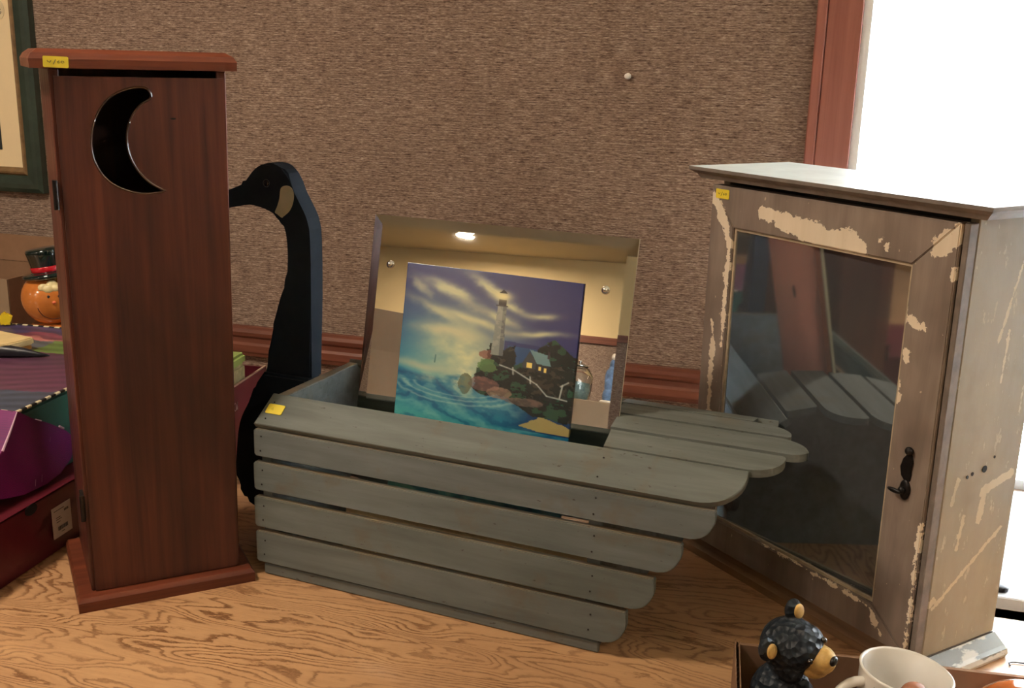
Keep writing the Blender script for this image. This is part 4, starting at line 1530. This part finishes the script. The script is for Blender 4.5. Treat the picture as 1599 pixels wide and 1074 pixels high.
b = ball((-.004, .0, .292), (.018, .019, .023), 20)
mobj('head', b, plain('pale_resin', srgb(206, 190, 170), 0.6), t, True)
mobj('plinth', lathe([(0, 0), (.050, 0), (.050, .012), (.044, .018), (0, .018)], 28), plain('pale_plinth', srgb(216, 206, 190), 0.6), t)

# ================================================================== CARDBOARD TRAY WITH FIGURINES (bottom right)
TY = R(-10.5)
TRO = Vector((0.2655, 1.107, 0))
MT_ = Matrix.Translation(TRO) @ Matrix.Rotation(TY, 4, 'Z')
t = thing('cardboard_tray', 'low open cardboard tray holding a bear and a mug at the bottom right', 'box', tuple(TRO), TY)
LW, LD, LH = .46, .30, .060
mobj('tray_bottom', bbox(.006, LW - .006, -LD + .006, -.006, .0005, .004), M_cardboard, t)
mobj('tray_side', bbox(.0065, LW, -.005, 0, .0005, LH), M_cardboard, t)
mobj('tray_side', bbox(.0065, LW, -LD, -LD + .005, .0005, LH), M_cardboard, t)
mobj('tray_side', bbox(LW - .005, LW, -LD + .0055, -.0055, .0005, LH), M_cardboard, t)
# left wall: doubled corrugated board, liners and wavy core
M_core = plain('corrugation', srgb(96, 74, 58), 0.9)
lw = mobj('tray_side', bbox(0, .0012, -LD, 0, .0005, LH + .004), M_cardboard, t)
mobj('liner', bbox(.0046, .0060, -LD, 0, .0005, LH + .001), M_cardboard, lw)
b = bmesh.new()
nn = 120
prev = None
for k in range(nn + 1):
    y = -LD + LD * k / nn
    x = .0029 + .0013 * math.sin(k * 1.6)
    a, c = b.verts.new((x, y, .001)), b.verts.new((x, y, LH + .001))
    if prev:
        b.faces.new((prev[0], a, c, prev[1]))
    prev = (a, c)
cc = mobj('corrugated_core', b, M_core, lw)
cc['kind'] = 'stuff'

def build_bear():
    t = thing('bear_figurine', 'black bear figurine with tan muzzle looking right in the cardboard tray', 'figurine', tuple(MT_ @ Vector((.056, -.062, .0045))), 0)
    # head frame: looks to the right of the picture, turned a little to the viewer and down
    ax_r, ax_u, ax_v = Vector((1, 0, 0)), Vector((0, .47, .88)), Vector((0, -.88, .47))
    fx_ = (ax_r * .66 - ax_u * .30 + ax_v * .69).normalized()
    fy_ = (ax_r * .42 + ax_u * .80 - ax_v * .43).normalized()
    fz_ = fx_.cross(fy_).normalized()
    fy_ = fz_.cross(fx_)
    H = Matrix.Translation((0, 0, .094)) @ Matrix((fx_, fy_, fz_)).transposed().to_4x4()
    # in head space: +x face direction, +y far ear side, z up
    b = bmesh.new()
    def hb(c, r, seg=20):
        v = bmesh.new()
        ball(c, r, seg, v)
        v.transform(H)
        m = bpy.data.meshes.new('t'); v.to_mesh(m); v.free(); b.from_mesh(m); bpy.data.meshes.remove(m)
    hb((0, 0, 0), (.034, .032, .031))
    hb((.016, 0, .008), (.023, .026, .021))
    hb((.020, .010, .014), (.012, .009, .008))
    hb((.020, -.010, .014), (.012, .009, .008))
    hb((.006, -.022, -.010), (.018, .014, .016))
    hb((.006, .022, -.010), (.018, .014, .016))
    for s in (-1, 1):
        hb((-.004, s * .027, .026), (.0075, .0125, .0150))
    # body below
    ball((-.006, .000, .035), (.034, .032, .038), 20, b)
    ball((.012, -.022, .040), (.014, .014, .026), 16, b)
    ball((.028, -.043, .052), (.015, .010, .011), 16, b)
    ball((.018, -.034, .047), (.015, .011, .012), 16, b)
    o = fuse(mobj('body', b, M_bear, t, True), .0016, 3)
    def sub(name, prims, m, fz=True):
        v = bmesh.new()
        for c, r in prims:
            ball(c, r, 18, v)
        v.transform(H)
        q = mobj(name, v, m, o, True)
        if fz:
            fuse(q, .0011, 2)
        return q
    sub('muzzle', [((.035, 0, -.004), (.018, .0165, .0150)), ((.028, 0, -.012), (.018, .020, .015)), ((.044, 0, .002), (.011, .0115, .010))], M_tan)
    sub('nose', [((.0545, 0, .0045), (.0035, .0060, .0048))], plain('nose_black', srgb(20, 18, 18), 0.3), False)
    for s in (-1, 1):
        sub('eye', [((.0368, s * .0145, .0125), (.0034, .0032, .0036))], plain('bear_eye', srgb(26, 22, 20), 0.1, coat=0.8), False)
        sub('inner_ear', [((.0030, s * .028, .027), (.0032, .0078, .0095))], M_tan, False)
    return t

build_bear()

# white mug, tilted a little, with handle
def build_mug():
    r = .0475
    t = thing('white_mug', 'white mug with wide mouth standing next to the bear', 'mug', tuple(MT_ @ Vector((.167, -.078, .0048))), 0, rot=(R(0), R(5), R(0)))
    H_ = .088
    prof = [(0, .004), (.036, .0), (.040, .003), (.043, .02), (.0455, .06), (r, H_ - .002), (r + .0008, H_), (r - .001, H_ + .0012), (r - .003, H_ - .001), (.0415, .06), (.039, .02), (.034, .008), (0, .007)]
    mobj('mug_body', lathe(prof, 56), M_white, t, True)
    path = []
    for k in range(15):
        a = R(80 + 200 * k / 14)
        path.append((-.0455 + .026 * math.cos(a), -.006, .047 + .028 * math.sin(a)))
    b = tube(path, .0052, 12)
    mobj('handle', b, M_white, t, True)
    # painted mark on the outside
    b = prism([(-.004, -.006), (.002, -.008), (.005, 0), (.003, .009), (-.001, .004), (-.004, .007)], -.0004, .0006, 'z')
    a = R(215)
    n_ = Vector((math.cos(a), math.sin(a), 0))
    b.transform(planeM(n_ * .0467 + Vector((0, 0, .072)), Vector((-n_.y, n_.x, 0)), (0, 0, 1)))
    mobj('painted_mark', b, plain('teal_mark', srgb(20, 70, 96), 0.3), t)
    # brown glazed item inside
    v = tube([(.012, -.010, .018), (.014, -.002, .045), (.018, .006, .066)], [.013, .014, .012], 14)
    ball((.018, .006, .072), (.0135, .013, .011), 16, v)
    return t

mug = build_mug()
b = bmesh.new()
for c, r in (((0, 0, .016), (.013, .013, .016)), ((.002, .001, .036), (.012, .012, .016)), ((.004, .002, .058), (.0150, .013, .013)), ((-.004, -.004, .060), (.008, .008, .009))):
    ball(c, r, 18, b)
o = fuse(mobj('brown_figurine', b, plain('matt_brown', srgb(150, 96, 68), 0.5, var=0.15), None, True), .0016, 3)
o.location = MT_ @ Vector((.180, -.086, .0125))
tag(o, 'small brown figurine standing inside the white mug', 'figurine')

def build_glazed():
    t = thing('glazed_animal', 'shiny orange-brown glazed animal figurine right of the white mug', 'figurine', tuple(MT_ @ Vector((.290, -.100, .0045))), 0)
    t.scale = (1.15, 1.15, 1.45)
    b = bmesh.new()
    for c, r in (((-.010, -.006, .045), (.048, .030, .030)), ((.040, .0, .048), (.034, .028, .030)), ((.062, .016, .064), (.016, .014, .014)), ((-.044, -.006, .046), (.022, .018, .018)),
                 ((.0, -.004, .020), (.040, .026, .021)), ((.045, .0, .018), (.024, .022, .019)), ((.084, .014, .056), (.018, .015, .017))):
        ball(c, r, 22, b)
    o = fuse(mobj('body', b, M_brown_glaze, t, True), .002, 5)
    w = bmesh.new()
    for c, r in (((.020, -.018, .072), (.018, .010, .006)), ((.055, -.012, .075), (.014, .010, .006))):
        ball(c, r, 16, w)
    mobj('glaze_patch', w, plain('cream_glaze', srgb(226, 200, 170), 0.1, coat=0.9), o, True)
    return t

build_glazed()

# rusty hook lying at the far right of the table
o = mobj('wire_hook', tube([(-.020, 0, .0014), (-.019, .006, .0014), (-.013, .008, .0014), (.0, .0055, .0014), (.03, .004, .0014)], .0009, 8), M_iron)
o.location = Z_ = Vector((0.640, 1.168, 0))
tag(o, 'thin bent wire hook lying on the table right of the cabinet', 'hook')
